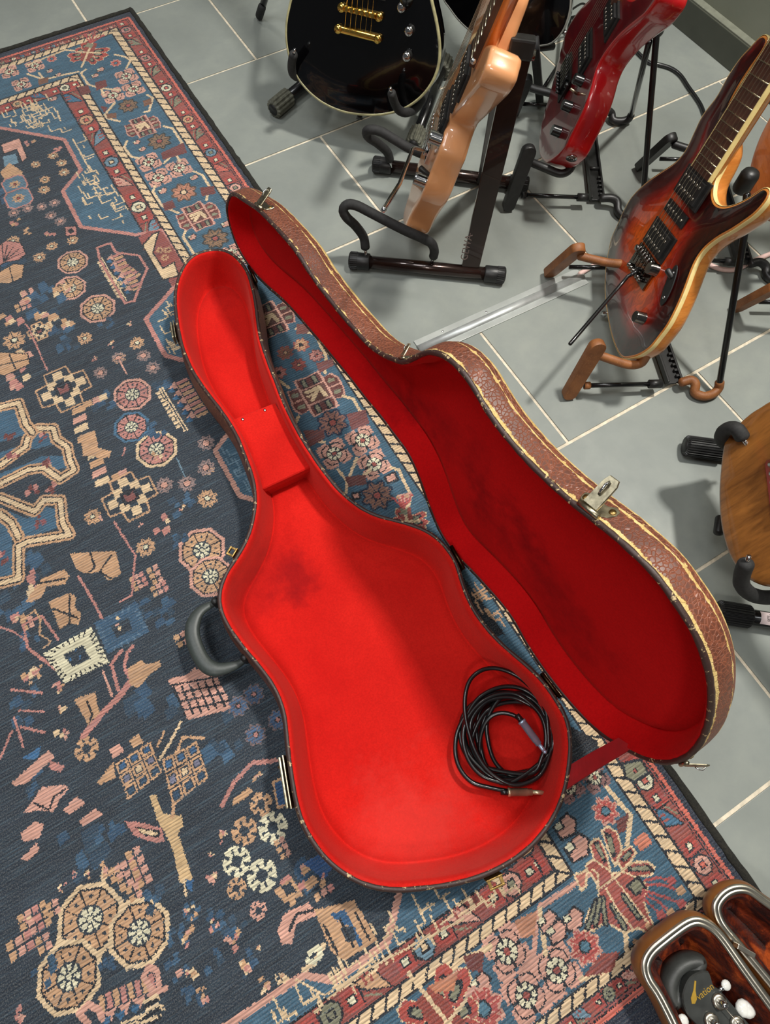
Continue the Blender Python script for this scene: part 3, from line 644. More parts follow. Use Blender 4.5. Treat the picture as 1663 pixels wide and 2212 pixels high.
# arrow-tailed branches and long stems
for c_, w_, pts in ((ROSE, .003, [(55, 700), (62, 708), (102, 800)]), (ROSE, .0035, [(247, 1128), (292, 1200), (285, 1285), (260, 1300)]), (ROSE, .004, [(170, 1245), (205, 1305), (222, 1340)]), (ROSE, .003, [(270, 968), (265, 985)]), (PINK, .003, [(258, 780), (274, 808)]), (LBLUE, .0018, [(382, 990), (400, 1030)]),
                    (ROSE, .009, [(180, 1590), (222, 1540), (262, 1500), (282, 1470)]), (ROSE, .005, [(282, 1470), (268, 1440), (275, 1410), (287, 1395)]), (ROSE, .005, [(255, 1490), (246, 1455), (240, 1435), (262, 1405)]), (PINK, .003, [(222, 1450), (243, 1505)]),
                    (ROSE, .0035, [(25, 1490), (90, 1497)]), (ROSE, .0035, [(30, 1550), (50, 1612)]), (ROSE, .0035, [(45, 1570), (95, 1582)]), (ROSE, .0035, [(0, 1640), (25, 1580)]), (ROSE, .003, [(40, 1535), (95, 1537)]), (ROSE, .006, [(480, 1740), (505, 1690), (545, 1648), (605, 1642)]),
                    (CREAM, .004, [(345, 1640), (375, 1590), (390, 1560)]), (TAN, .004, [(380, 1630), (395, 1592), (440, 1595)]), (TAN, .003, [(340, 1612), (355, 1580)]), (CREAM, .006, [(700, 2040), (680, 2080), (655, 2095)]), (WHITE, .006, [(668, 2060), (688, 2045), (694, 2062), (680, 2078), (664, 2075)]), (ROSE, .004, [(125, 1450), (60, 1400), (50, 1350), (90, 1330), (125, 1380)])):
    line(pts, w_, c_)
# the winding cream and blue ribbons at the left edge
rib = [[(0, 1005), (55, 965), (60, 945), (80, 925), (115, 925), (122, 950), (145, 965), (150, 990), (160, 1015), (130, 1035), (95, 1010), (60, 1015), (0, 1045)], [(0, 880), (40, 870), (55, 915), (70, 935)],
       [(0, 1075), (75, 1105), (95, 1080), (130, 1080), (135, 1130), (150, 1155), (60, 1170), (40, 1180), (40, 1250), (0, 1260)], [(0, 1110), (25, 1130), (40, 1160)]]
poly([(-20, 985), (50, 960), (85, 930), (110, 935), (118, 960), (50, 975), (-20, 1010)], (62, 98, 124)); poly([(-20, 1030), (60, 1000), (90, 985), (140, 985), (145, 1010), (100, 1020), (80, 1002), (30, 1030), (-20, 1060)], (62, 98, 124))
poly([(-20, 1090), (60, 1120), (100, 1095), (125, 1100), (125, 1140), (50, 1165), (-20, 1140)], (62, 98, 124)); poly([(-20, 890), (35, 885), (48, 925), (55, 940), (-20, 960)], (62, 98, 124)); poly([(-20, 1140), (25, 1150), (30, 1240), (-20, 1250)], (60, 94, 120))
for r0 in rib: line(r0, .020, TAN); line(r0, .012, INK); line(r0, .008, CREAM)
for p in ((95, 945), (105, 995), (70, 1060), (30, 985), (85, 1125), (20, 940), (110, 1055), (15, 1200)): speck(p, .014, [MAROON, (140, 80, 84), ROSE], 5, 3, .6)
poly([(150, 1195), (250, 1190), (262, 1240), (235, 1255), (215, 1235), (190, 1240), (165, 1230)], TAN); line([(195, 1195), (205, 1225), (190, 1240)], .003, INK); line([(240, 1200), (215, 1235), (240, 1250)], .003, INK)
poly([(55, 1300), (90, 1250), (140, 1230), (150, 1245), (140, 1262), (100, 1268), (90, 1290), (70, 1300)], TAN); line([(85, 1260), (140, 1250)], .003, INK)
poly([(105, 1300), (150, 1280), (165, 1290), (160, 1310), (175, 1325), (170, 1350), (150, 1345), (130, 1360), (118, 1330)], TAN); line([(150, 1285), (150, 1350)], .003, INK); line([(115, 1315), (168, 1335)], .003, INK)
line([(60, 1330), (75, 1318), (88, 1340), (85, 1370), (110, 1385), (95, 1400)], .003, TAN); line([(0, 1355), (30, 1365), (60, 1385)], .003, ROSE)
# cream ring of blocks and its blue twin
def ringblocks(quad, c, n_=7, gapc=INK, t=.3):
    q = Ws(quad); cen = q.mean(0); fillw(q, c); fillw(cen+(q-cen)*(1-2*t), NAVY)
    for k in range(4):
        a, b = q[k], q[(k+1) % 4]
        for i in range(1, n_): p = a+(b-a)*i/n_; p2 = cen+(p-cen)*(1-2*t); linew(np.array([p2*.35+p*.65, p]), .0022, gapc)
ringblocks([(93, 1412), (197, 1355), (236, 1430), (140, 1477)], WHITE, 8); ringblocks([(203, 1345), (295, 1302), (322, 1365), (232, 1412)], (56, 88, 116), 6, (92, 118, 140))
speck((160, 1418), .012, [(56, 104, 148)], 3, 1); speck((262, 1342), .012, [PINK, CREAM], 4, 2)
poly([(275, 1445), (305, 1425), (315, 1435), (345, 1428), (348, 1440), (325, 1455), (300, 1485), (280, 1480)], TAN); poly([(160, 1510), (205, 1495), (215, 1540), (190, 1565), (178, 1545)], TAN); line([(187, 1515), (200, 1545), (195, 1555)], .003, INK)
poly([(362, 1470), (378, 1462), (400, 1460), (420, 1443), (470, 1465), (504, 1530), (405, 1556), (385, 1500)], PINK)
for k in range(6): line([(375+k*17, 1485-k*3), (400+k*17, 1545-k*4)], .003, INK)
for k in range(4): line([(370+k*8, 1480+k*18), (470+k*9, 1462+k*17)], .0026, INK)
poly([(25, 1690), (105, 1620), (118, 1635), (60, 1690), (30, 1700)], PINK); poly([(45, 1640), (90, 1610), (80, 1640)], (56, 104, 148)); poly([(105, 1640), (140, 1655), (130, 1668), (108, 1662)], ROSE)
poly([(60, 1745), (90, 1700), (140, 1695), (148, 1705), (130, 1725), (115, 1755), (90, 1750), (50, 1757)], PINK); line([(75, 1735), (105, 1750), (118, 1720), (140, 1705)], .003, INK)
for q in ([(135, 1750), (165, 1720), (185, 1735), (150, 1760)], [(170, 1775), (205, 1745), (222, 1760), (180, 1785)], [(45, 1800), (75, 1775), (95, 1780), (85, 1810), (50, 1820)], [(45, 1855), (80, 1820), (85, 1835), (60, 1860)]): poly(q, PINK)
# tree: lattice crown, trunk and leaf
for a in ((247, 1635), (300, 1610)): pass
def lattice(quad, nx_, ny_, c):
    q = Ws(quad)
    for i in range(nx_):
        for j in range(ny_):
            def B(u, v): return (q[0]*(1-u)+q[1]*u)*(1-v)+(q[3]*(1-u)+q[2]*u)*v
            u0, u1, v0, v1 = (i+.12)/nx_, (i+.88)/nx_, (j+.12)/ny_, (j+.88)/ny_
            P = np.array([B(u0, v0), B(u1, v0), B(u1, v1), B(u0, v1)]); linew(np.vstack([P, P[:1]]), .0028, TAN)
            cen = P.mean(0); fillw(cen+(P-cen)*.55, [c, (120, 118, 140), DBLUE][(i*3+j) % 3] if (i, j) != (1, 1) else CREAM)
lattice([(247, 1650), (325, 1600), (352, 1668), (275, 1730)], 3, 3, (52, 92, 132)); lattice([(348, 1640), (425, 1600), (452, 1680), (372, 1745)], 3, 3, (60, 100, 142))
poly([(235, 1620), (258, 1605), (268, 1622), (245, 1640)], PINK); poly([(278, 1600), (300, 1585), (310, 1605), (288, 1615)], TAN); poly([(210, 1690), (245, 1645), (250, 1680), (215, 1695)], TAN)
poly([(322, 1720), (336, 1715), (352, 1758), (392, 1762), (396, 1785), (384, 1800), (404, 1860), (418, 1905), (388, 1905), (374, 1840), (358, 1800), (345, 1785)], (214, 180, 134))
poly([(270, 1775), (300, 1775), (350, 1790), (356, 1818), (330, 1820), (290, 1805)], ROSE); poly([(290, 1785), (345, 1795), (345, 1810), (310, 1805)], INK); poly([(296, 1789), (342, 1799), (335, 1806), (310, 1801)], CREAM)
line([(398, 1905), (402, 1935)], .003, CREAM); line([(372, 1765), (376, 1735)], .005, TAN); poly([(402, 1900), (418, 1900), (415, 1925), (404, 1922)], (52, 96, 140))
# zig-zag houses by the bottom of the case
poly([(592, 1925), (630, 1895), (655, 1935), (615, 1950)], TAN); poly([(608, 1915), (628, 1905), (640, 1925), (620, 1935)], NAVY)
poly([(598, 2010), (615, 1972), (665, 1950), (690, 1975), (640, 1995), (630, 2040), (610, 2040)], PINK, None); line([(625, 2010), (640, 1975), (680, 1965)], .004, INK)
poly([(678, 1965), (765, 1945), (815, 2030), (745, 2075), (715, 2055)], TAN); poly([(712, 1975), (745, 1965), (785, 2040), (775, 2045), (755, 2000), (730, 1990)], (48, 92, 134)); poly([(735, 2005), (762, 2000), (770, 2030), (748, 2035)], NAVY)
for k in range(3): line([(700+k*34, 2000-k*14), (730+k*34, 2062-k*16)], .003, INK)
poly([(655, 1865), (700, 1900), (720, 1870), (690, 1845)], (46, 82, 130)); speck((690, 1900), .012, [TAN, ROSE], 5, 8); blocks([((610, 1830), .01, 2, 3), ((700, 1925), .012, 3, 1)])
poly([(590, 1690), (612, 1680), (626, 1735), (600, 1745)], (40, 78, 120), TAN, .003)
for p in ((515, 1525), (548, 1500), (600, 1555), (552, 1587)): flower(p, .014, (70, 96, 130), ROSE, gapc=(120, 100, 100))
poly([(505, 1725), (538, 1700), (545, 1710), (530, 1725), (500, 1742)], TAN); poly([(1095, 1185), (1130, 1170)]+[(1120, 1200)], MAROON)
# palmette peeping out near the hinge, tan strokes and dark patches in the gap
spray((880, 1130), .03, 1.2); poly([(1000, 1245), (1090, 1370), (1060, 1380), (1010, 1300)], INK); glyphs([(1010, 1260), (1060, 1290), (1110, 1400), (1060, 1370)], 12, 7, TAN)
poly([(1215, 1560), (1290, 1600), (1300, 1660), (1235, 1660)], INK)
poly([(1345, 1650), (1385, 1640), (1400, 1670), (1370, 1690), (1350, 1680)], SAGE, INK); flower((1372, 1665), .010, SAGE, RED)

# wear: slow fading and streaks along the weft
fade = np.zeros((ny, nxf))
for sx, sy, a in ((5, 5, .05), (14, 90, .07), (40, 300, .09)):
    g_ = rng.randn(max(4, int(2.2*sy))+2, max(4, int(1*sx))+2)
    yi = np.linspace(0, g_.shape[0]-1.001, ny); xi = np.linspace(0, g_.shape[1]-1.001, nxf)
    y0 = yi.astype(int); x0 = xi.astype(int); fy = (yi-y0)[:, None]; fx = (xi-x0)[None]
    fade += a*((g_[y0][:, x0]*(1-fx)+g_[y0][:, x0+1]*fx)*(1-fy)+(g_[y0+1][:, x0]*(1-fx)+g_[y0+1][:, x0+1]*fx)*fy)
C *= (1+np.clip(fade, -.5, .6))[..., None]; C += np.clip(fade, 0, 1)[..., None]*.02; C = np.clip(C, 0.004, 1)

def rug_object():
    # fine grid where the photograph looks, coarse mirrored continuation beyond the left edge of the picture
    xe = np.r_[RX1-CELL*np.arange(nxf+1)[::-1]]; ye = RY0+CELL*np.arange(ny+1)
    vx, vy = np.meshgrid(xe, ye); V = np.stack([vx.ravel(), vy.ravel(), np.full(vx.size, .005)], 1)
    i, j = np.meshgrid(np.arange(nxf), np.arange(ny)); a = (j*(nxf+1)+i).ravel(); F = np.stack([a, a+1, a+nxf+2, a+nxf+1], 1); col = C.reshape(-1, 3)
    st = 5; nc = int(.60/(CELL*st)); nyc = ny//st
    Cc = C[st//2::st][:nyc, :][:, 40::st][:, :nc][:, ::-1]
    nc = Cc.shape[1]; xe2 = xe[0]-CELL*st*np.arange(nc+1)[::-1]; ye2 = np.linspace(ye[0], ye[-1], nyc+1)
    vx, vy = np.meshgrid(xe2, ye2); b = len(V); V2 = np.stack([vx.ravel(), vy.ravel(), np.full(vx.size, .005)], 1)
    i, j = np.meshgrid(np.arange(nc), np.arange(nyc)); a = (j*(nc+1)+i).ravel()+b; F2 = np.stack([a, a+1, a+nc+2, a+nc+1], 1)
    V = np.vstack([V, V2]); F = np.vstack([F, F2]); col = np.vstack([col, Cc.reshape(-1, 3)])
    me = bpy.data.meshes.new('rug'); me.vertices.add(len(V)); me.vertices.foreach_set('co', V.astype(np.float32).ravel())
    me.loops.add(F.size); me.loops.foreach_set('vertex_index', F.astype(np.int32).ravel())
    me.polygons.add(len(F)); me.polygons.foreach_set('loop_start', np.arange(0, F.size, 4, dtype=np.int32)); me.update()
    at = me.attributes.new('print', 'FLOAT_COLOR', 'FACE'); at.data.foreach_set('color', np.c_[col, np.ones(len(col))].astype(np.float32).ravel())
    n = NT('printed_rug'); c = n.attr('print', 'Color')
    rib = n.n.new('ShaderNodeTexWave'); rib.wave_type = 'BANDS'; rib.bands_direction = 'Y'; rib.inputs['Scale'].default_value = 70; rib.inputs['Distortion'].default_value = 1.2; rib.inputs['Detail'].default_value = 2
    rib.inputs['Detail Scale'].default_value = .5; n.link(n.map(), rib.inputs[0])
    w1 = n.noise(n.map(scale=(60, 600, 1)), 1, 3, .6); w2 = n.noise(n.map(scale=(700, 500, 1)), 1, 2, .6)
    c = n.mix(n.vramp(w1, [(.3, .42), (.6, 0)]), c, (20, 24, 34)); c = n.mix(n.vramp(w2, [(.45, 0), (.8, .25)]), c, (190, 186, 178))
    w3 = n.noise(n.map(scale=(14, 330, 1)), 1, 4, .7); c = n.mix(n.vramp(w3, [(.52, 0), (.72, .34)]), c, (96, 124, 140)); c = n.mix(n.vramp(w3, [(.26, .4), (.44, 0)]), c, (22, 26, 36))
    c = n.mix(n.vramp(rib.outputs['Fac'], [(.05, .34), (.5, 0)]), c, (14, 16, 24))
    n.col(c).set(rough=.86, spec=.25, sheen=.12); n.bump(n.math('ADD', rib.outputs['Fac'], n.math('MULTIPLY', w2, .5)), .5, .0012)
    me.materials.append(n.m)
    o = bpy.data.objects.new('rug', me); finish(o, None, Vector((0, 0, 0)))
    props(o, 'worn navy and red oriental-pattern rug with a black bound edge lying on the tiles', 'rug'); return o, xe2[0]
rug, RX0 = rug_object()
tex = NT('bound_edge'); tv = tex.noise(tex.map(), 320, 4, .7)
tex.col(tex.ramp(tv, [(.3, (16, 17, 16)), (.65, (44, 42, 34)), (.85, (78, 74, 60))])).set(rough=.9); tex.bump(tv, .8, .003)
def binding(a, b):
    n_ = int((Vector(b)-Vector(a)).length/.012); r_ = random.Random(2); P = []
    for k in range(n_+1):
        p = Vector(a).lerp(Vector(b), k/n_); P.append(p+Vector((r_.uniform(-1, 1), r_.uniform(-1, 1), 0))*.0007)
    MB().tube(P, [.0062+r_.uniform(-.0008, .0008) for _ in P], 8, flat=.62, dome=True).build('edge_binding', tex.m, rug)
binding((.3575, -.467, .0045), (.3575, 1.803, .0045)); binding((.3575, 1.803, .0045), (RX0-.004, 1.803, .0045)); binding((.3575, -.467, .0045), (RX0-.004, -.467, .0045)); binding((RX0-.004, -.467, .0045), (RX0-.004, 1.803, .0045))
# ------------------------------------------------------------------ open guitar case
BASE = [(471,538),(447,541),(424,548),(405,562),(392,582),(382,606),(376.4,636),(377.7,676),(383.8,716.7),(394,758),(410.7,798),(429,828),(451,858),(474.7,888.5),(495,918.8),(511.7,949),(523.5,979.4),(535.3,1009.7),(543.7,1036.6),(548.8,1070),(548,1097),(543,1127),(532.5,1161.7),(510,1202.4),(487.8,1234.9),(475.6,1263.4),(470.3,1291.8),(475.6,1324.4),(493.9,1361),(520.3,1397.6),(550.8,1434),(579.3,1470.8),(599.6,1507.4),(611.8,1548),(616.7,1596.9),(622,1645.7),(628,1686.4),(636,1731),(650.5,1780),(672.8,1820.6),(705.4,1861.3),(746,1893.8),(786.7,1914),(827.4,1924),(876,1926),(921,1921),(953,1918),(988.5,1911),(1040.7,1896),(1089,1873.5),(1134,1843.7),(1171,1806.4),(1201,1761.7),(1219.6,1717),(1230.8,1661),(1234.6,1616),(1230.8,1567.8),(1219.6,1538),(1201,1508),(1174.9,1470.8),(1141,1437),(1092.8,1396.5),(1058.7,1362),(1029.5,1323.5),(1012,1289),(997.8,1250),(988,1216),(966,1182),(941.8,1157.9),(912.5,1140.8),(868.7,1126),(820,1114),(787.9,1100),(764.3,1083.8),(734,1056.9),(703.7,1019.8),(680,986),(656.5,949),(633,905.3),(612.8,861.5),(596,817.8),(579,774),(567.3,737),(560.6,703.3),(555.5,659.5),(548.8,625.8),(540.4,595.5),(527,572),(508.4,551.7),(490,542)]
LID = [(498,418),(490,445),(495,477.7),(505,511),(518.5,541.6),(535,568.6),(555.5,595.5),(582.5,622.5),(609.4,646),(633,669.6),(656.5,696.5),(693.6,740),(727,780.7),(757.6,817.8),(791,861.5),(825,902),(853,940),(882,979),(906,1031),(924.7,1084.8),(944,1133.5),(961,1165),(987,1200),(1019.7,1233),(1053.8,1270),(1088,1309),(1112,1343),(1133,1382),(1158,1421),(1187,1462),(1224,1508.6),(1268,1557),(1307,1591),(1351,1618),(1394.8,1640),(1438.6,1650),(1477.6,1642.5),(1506.8,1620.6),(1526,1590),(1538.5,1547.6),(1541,1499),(1536,1456),(1521,1406),(1497,1353),(1458,1294),(1419,1240.7),(1375,1197),(1326.6,1153),(1282.7,1119),(1234,1080),(1190,1041),(1141.5,994),(1097.6,943.5),(1063.5,899.7),(1034,851),(1010,812),(980.7,780.4),(951.5,761),(922,757),(897,768),(872,779),(845,770.6),(821.5,760.5),(791,737),(764,706.6),(737.4,676),(713.8,646),(690,615.7),(666.6,582),(646,548),(619.5,514.7),(589,481),(558.9,450.7),(528.6,430.5),(510,418)]
HB = 0.09
CE = Vector((-0.037, 0.9993, 0)); CH = Vector((0.2551, 0.2178, 0.0605)); CDR = Vector((0.0728, 0.0027, 0.9973)); CNM = Vector((0.9967, 0.0369, -0.0728))
def crocodile():
    n = NT('crocodile_leatherette'); v = n.map()
    w = n.noise(v, 30, 3); vv = n.mix(.012, n.tc.outputs['Object'], w, 'ADD')
    de = n.voronoi(vv, 215, 'DISTANCE_TO_EDGE'); big = n.noise(v, 9, 4); fine = n.noise(v, 500, 3)
    col = n.ramp(big, [(.3, (104, 58, 42)), (.7, (140, 80, 56))])
    col = n.mix(n.vramp(de, [(.02, 0), (.28, .62)]), col, (62, 38, 32))
    col = n.mix(n.vramp(de, [(.0, .22), (.05, 0)]), col, (176, 104, 76))
    e = n.attr('rim'); nz = n.noise(v, 55, 6, .72); nz2 = n.noise(v, 16, 3, .6)
    f = n.math('ADD', n.math('ADD', n.math('MULTIPLY', e, .62), n.math('MULTIPLY', nz, .75)), n.math('MULTIPLY', nz2, .42))
    f = n.math('ADD', f, n.math('MULTIPLY', n.attr('worn'), .20))
    f = n.math('SUBTRACT', f, 1.135); wear = n.vramp(f, [(.0, 0), (.01, 1)])
    wood = n.ramp(n.noise(v, 120, 3), [(.3, (196, 160, 92)), (.7, (226, 198, 134))])
    n.col(n.mix(wear, col, wood)).set(rough=n.vramp(wear, [(0, .44), (1, .7)]), spec=.5)
    n.bump(n.math('ADD', n.vramp(de, [(0, .1), (.12, 1)]), n.math('MULTIPLY', wear, -.8)), .55, .0011); return n.m
M['croc'] = crocodile()
STR = (1, 1, 1)
def case_shell(name_out, name_in, name_rim, parent, P2, to3, prof_out, prof_in, mlin, wornfn, out_bulge=.006):
    """P2 closed outline (n,2); to3(x, y, depth) -> world point; profiles are (inset, depth, rimvalue)"""
    n = len(P2); Nn = inward(P2)
    def shell(prof, fill_step, bulge, nm, m, att):
        mb = MB(); vs = []; rim = []; wn = []
        for ins, dep, rv in prof:
            Q = P2+Nn*ins
            if ins > .02: Q = smooth2(Q, int(ins*400))
            for k, q in enumerate(Q): vs.append(to3(q[0], q[1], dep)); rim.append(rv); wn.append(wornfn(k/n))
        fs = [(i*n+j, i*n+(j+1) % n, (i+1)*n+(j+1) % n, (i+1)*n+j) for i in range(len(prof)-1) for j in range(n)]
        mb.add(vs, fs, rim=rim, worn=wn) if att else mb.add(vs, fs)
        q, f, d = fill(Q, fill_step); dep = prof[-1][1]
        v2 = [to3(a[0], a[1], dep+bulge*(1-math.exp(-dd/.03))) for a, dd in zip(q, d)]
        mb.add(v2, f, rim=[prof[-1][2]*math.exp(-dd/.01) for dd in d], worn=[0]*len(v2)) if att else mb.add(v2, f)
        o = mb.build(nm, m, parent)
        bm = bmesh.new(); bm.from_mesh(o.data); bmesh.ops.remove_doubles(bm, verts=bm.verts[:], dist=2e-5); bmesh.ops.recalc_face_normals(bm, faces=bm.faces[:]); bm.to_mesh(o.data); bm.free()
        return o
    a = shell(prof_out, .03, out_bulge, name_out, M['croc'], True)
    b = shell(prof_in, .012, 0.0015, name_in, mlin, False)
    r_ = random.Random(4)
    loop = [to3(q[0], q[1], 0.0) for q in P2+Nn*.0022]
    c = MB().tube(loop, [.0034+r_.uniform(-.0003, .0003) for _ in loop], 8, closed=True).build(name_rim, M['piping'], parent)
    return a, b, c
n = NT('rim_piping'); v = n.map(); a = n.noise(v, 130, 4, .7)
n.col(n.mix(n.vramp(a, [(.60, 0), (.66, 1)]), (58, 38, 34), (196, 172, 128))).set(rough=.5); n.bump(a, .5, .001); M['piping'] = n.m
# base outline at rim height, in world x, y
Bw = spline([G(u, v, HB)[:2] for u, v in BASE], 300); Bw = smooth2(Bw, 2)
case = empty('guitar_case', (0.08, 0.45, 0.006), 'open vintage brown crocodile-pattern guitar case lined in red velvet, spread across the rug edge', 'guitar case')
def b3(x, y, d): return Vector((x, y, HB-d))
M['red_base'] = velvet('red_velvet_base', (192, 25, 21), (212, 36, 28), [
    ((G(545, 1245, .02).x-.08, G(545, 1245, .02).y-.45, .014),   .085, .30, (96, 14, 22), (1, 1, 1)), ((G(640, 1250, .02).x-.08, G(640, 1250, .02).y-.45, .014), .045, .36, (80, 12, 20), (1, 1, 1)),
    ((G(465, 660, .02).x-.08, G(465, 660, .02).y-.45, .014), .05, .22, (110, 16, 24), (1, 1.6, 1)), ((G(1010, 1850, .02).x-.08, G(1010, 1850, .02).y-.45, .05), .08, .3, (120, 20, 20), (1, 1, 1)),
    ((G(900, 1810, .02).x-.08, G(900, 1810, .02).y-.45, .014), .12, .22, (240, 90, 80), (1, 1, 1))])
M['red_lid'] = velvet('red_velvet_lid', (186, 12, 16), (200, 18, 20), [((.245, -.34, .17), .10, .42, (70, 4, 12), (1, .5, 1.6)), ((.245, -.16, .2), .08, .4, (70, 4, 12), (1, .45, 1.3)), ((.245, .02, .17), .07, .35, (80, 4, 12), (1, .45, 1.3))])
po = [(0, -.0005, 1), (-.001, .004, .75), (-.004, .02, .1), (-.007, .04, 0), (-.006, .06, 0), (-.002, .072, .3), (.004, .079, 1), (.012, .0812, .5)]
pi = [(.0045, -.0015, 0), (.0065, -.0022, 0), (.009, .0, 0), (.0105, .012, 0), (.0125, .030, 0), (.0155, .050, 0), (.019, .063, 0), (.0205, .0685, 0), (.0222, .0690, 0), (.024, .0655, 0), (.034, .0660, 0)]
case_shell('bottom_shell', 'bottom_lining', 'bottom_rim', case, Bw, b3, po, pi, M['red_base'], lambda t: 0.3 if .38 < t < .5 else 0, 0.0)
# lid outline in its own plane (a along the hinge, w away from it)
LP = []
for u, v in LID:
    p = GP(u, v, CH, CNM)-CH; LP.append((p.dot(CE), p.dot(CDR)))
Lw = smooth2(spline(LP, 320), 2)
def l3(a, w, d): return CH+CE*a+CDR*w+CNM*d
lo = [(0, -.0005, 1), (-.0008, .003, .8), (-.001, .010, .25), (-.001, .020, .1), (-.0005, .026, .75), (.0006, .0275, .95), (.001, .0285, .6), (.003, .034, .5), (.006, .038, 1.05), (.012, .0425, 1.1), (.022, .046, .4)]
li = [(.0045, -.001, 0), (.0065, -.001, 0), (.009, .002, 0), (.011, .010, 0), (.0135, .022, 0), (.0165, .031, 0), (.0178, .0345, 0), (.0195, .0345, 0), (.021, .032, 0), (.030, .0325, 0)]
case_shell('lid_shell', 'lid_lining', 'lid_rim', case, Lw, l3, lo, li, M['red_lid'], lambda t: .75 if .5 < t < .66 else (.55 if .66 < t < .78 else .2))
# velvet-covered compartment in the neck of the case
zt = .066
cn = [G(u, v, zt) for u, v in ((497, 908), (594, 869), (672, 1008), (560, 1060))]
MB().prism([Vector((p.x, p.y, zt-.013)) for p in cn], (0, 0, 1), .013, bev=.002).build('compartment_lid', M['red_base'], case)
c2 = sum(cn, Vector())/4
MB().prism([Vector((c2.x+(p.x-c2.x)*.93, c2.y+(p.y-c2.y)*.90, .021)) for p in cn], (0, 0, 1), .0315).build('compartment_box', M['red_base'], case)
for u, v in ((524, 906), (572, 886)):
    g = G(u, v, zt); MB().ball(g, .0028, sc3=(1, 1.2, .7)).build('hinge_pin', M['chrome'], case)
# stay strap between base and lid
a0, a1 = G(1229, 1655, .088), G(1219, 1708, .088); b0, b1 = GP(1337, 1594, CH+CNM*.003, CNM), GP(1369, 1615, CH+CNM*.003, CNM)
P = []; ns = 14
for k in range(ns+1):
    t = k/ns; sag = Vector((0, 0, -.006*math.sin(math.pi*t))); P += [a0.lerp(b0, t)+sag, a1.lerp(b1, t)+sag]
nrm = (b0-a0).cross(a1-a0).normalized()*.0012
vs = [p+nrm for p in P]+[p-nrm for p in P]; m_ = len(P); fs = []
for k in range(ns):
    i = 2*k; fs += [(i, i+1, i+3, i+2), (m_+i, m_+i+2, m_+i+3, m_+i+1), (i, i+2, m_+i+2, m_+i), (i+1, m_+i+1, m_+i+3, i+3)]
MB().add(vs, fs, smooth=False).build('stay_strap', plain('red_ribbon', (150, 6, 14), .8, vary=.06), case)
# handle: flattened loop moulded in dark plastic with two pivots
hp = [(470, 1300), (455, 1306), (432, 1321), (419, 1342), (415, 1365), (420, 1390), (432, 1418), (447, 1438), (466, 1446), (490, 1443), (515, 1434), (531, 1421)]
hz = [.048, .050, .052, .053, .053, .053, .053, .053, .052, .050, .048, .047]
H3 = spline([tuple(G(u, v, z)) for (u, v), z in zip(hp, hz)], 40, closed=False)
rr = [.0052+.0058*min(1, max(0, min(k-2, 37-k)/9)) for k in range(40)]
hd = MB().tube(H3, rr, 14, flat=.55, up=(0, 0, 1), dome=True).build('handle', plain('handle_plastic', (54, 60, 58), .42, vary=.08, scale=300, bump=.12), case)
for u, v in ((468, 1302), (531, 1423)):
    g = G(u, v, .05); MB().tube([g+Vector((0, 0, -.011)), g+Vector((0, 0, .011))], .006, 12, dome=True).build('pivot', M['black_plastic'], hd)
# latches
def plane_ax(o, x, n_):
    n_ = Vector(n_).normalized(); x = Vector(x); x = (x-n_*x.dot(n_)).normalized(); return x, n_.cross(x), n_
def lid_latch(u, v, s=1.0):
    """open draw latch on the lid side: eared plate with two rivets, hinge barrel, lever flipped up, wire hook"""
    # nearest outline point
    t0 = GP(u, v, CH+CNM*.012, CNM)-CH; q = np.array([t0.dot(CE), t0.dot(CDR)]); k = int(np.argmin(((Lw-q)**2).sum(1)))
    T = Lw[(k+3) % len(Lw)]-Lw[k-3]; T /= np.linalg.norm(T); Nn = -inward(Lw)[k]
    tx = (CE*T[0]+CDR*T[1]); out = (CE*Nn[0]+CDR*Nn[1]); o = CH+CE*Lw[k][0]+CDR*Lw[k][1]
    if tx.dot(CE) > 0: tx = -tx
    def at(a, d, h): return o+tx*a*s+CNM*d*s+out*(h*s+.0008)
    pl = MB(); pts = [(-.019, .012), (-.017, .007), (-.011, .004), (.011, .004), (.017, .008), (.021, .016), (.020, .022), (.014, .024), (.008, .019), (-.008, .018), (-.015, .019), (-.019, .016)]
    pl.prism([at(a, d, 0) for a, d in pts], out, .0016*s, bev=.0005)
    lt = pl.build('latch', M['nickel'], case)
    for a, d in ((-.0135, .0115), (.0155, .0165)): MB().tube([at(a, d, .001), at(a, d, .0027)], [.0040*s, .0032*s], 12, dome=False).build('rivet', M['brass'], lt)
    MB().tube([at(-.0125, .001, .0035), at(.0125, .001, .0035)], .0032*s, 12).build('hinge_barrel', M['nickel'], lt)
    lv = [(-.009, .003, .006), (.008, .003, .006), (.0085, .012, .012), (.0085, .026, .022), (.006, .031, .0255), (-.005, .031, .0255), (-.0075, .026, .022), (-.0085, .012, .012)]
    dr_ = (at(0, .031, .0255)-at(0, .003, .006)).normalized(); ln = dr_.cross(tx).normalized()
    if ln.dot(out) < 0: ln = -ln
    MB().prism([at(*p) for p in lv], ln, .0022*s, bev=.0007).build('lever', M['nickel'], lt)
    MB().tube([at(0, .012, .0165), at(0, .014, .0215), at(0, .019, .0255), at(0, .024, .0255), at(0, .026, .023)], .0014*s, 8).build('hook', M['chrome'], lt)
lid_latch(1296, 1096); lid_latch(574, 447, .85); lid_latch(1488, 1636, .7); lid_latch(884, 771, .55)
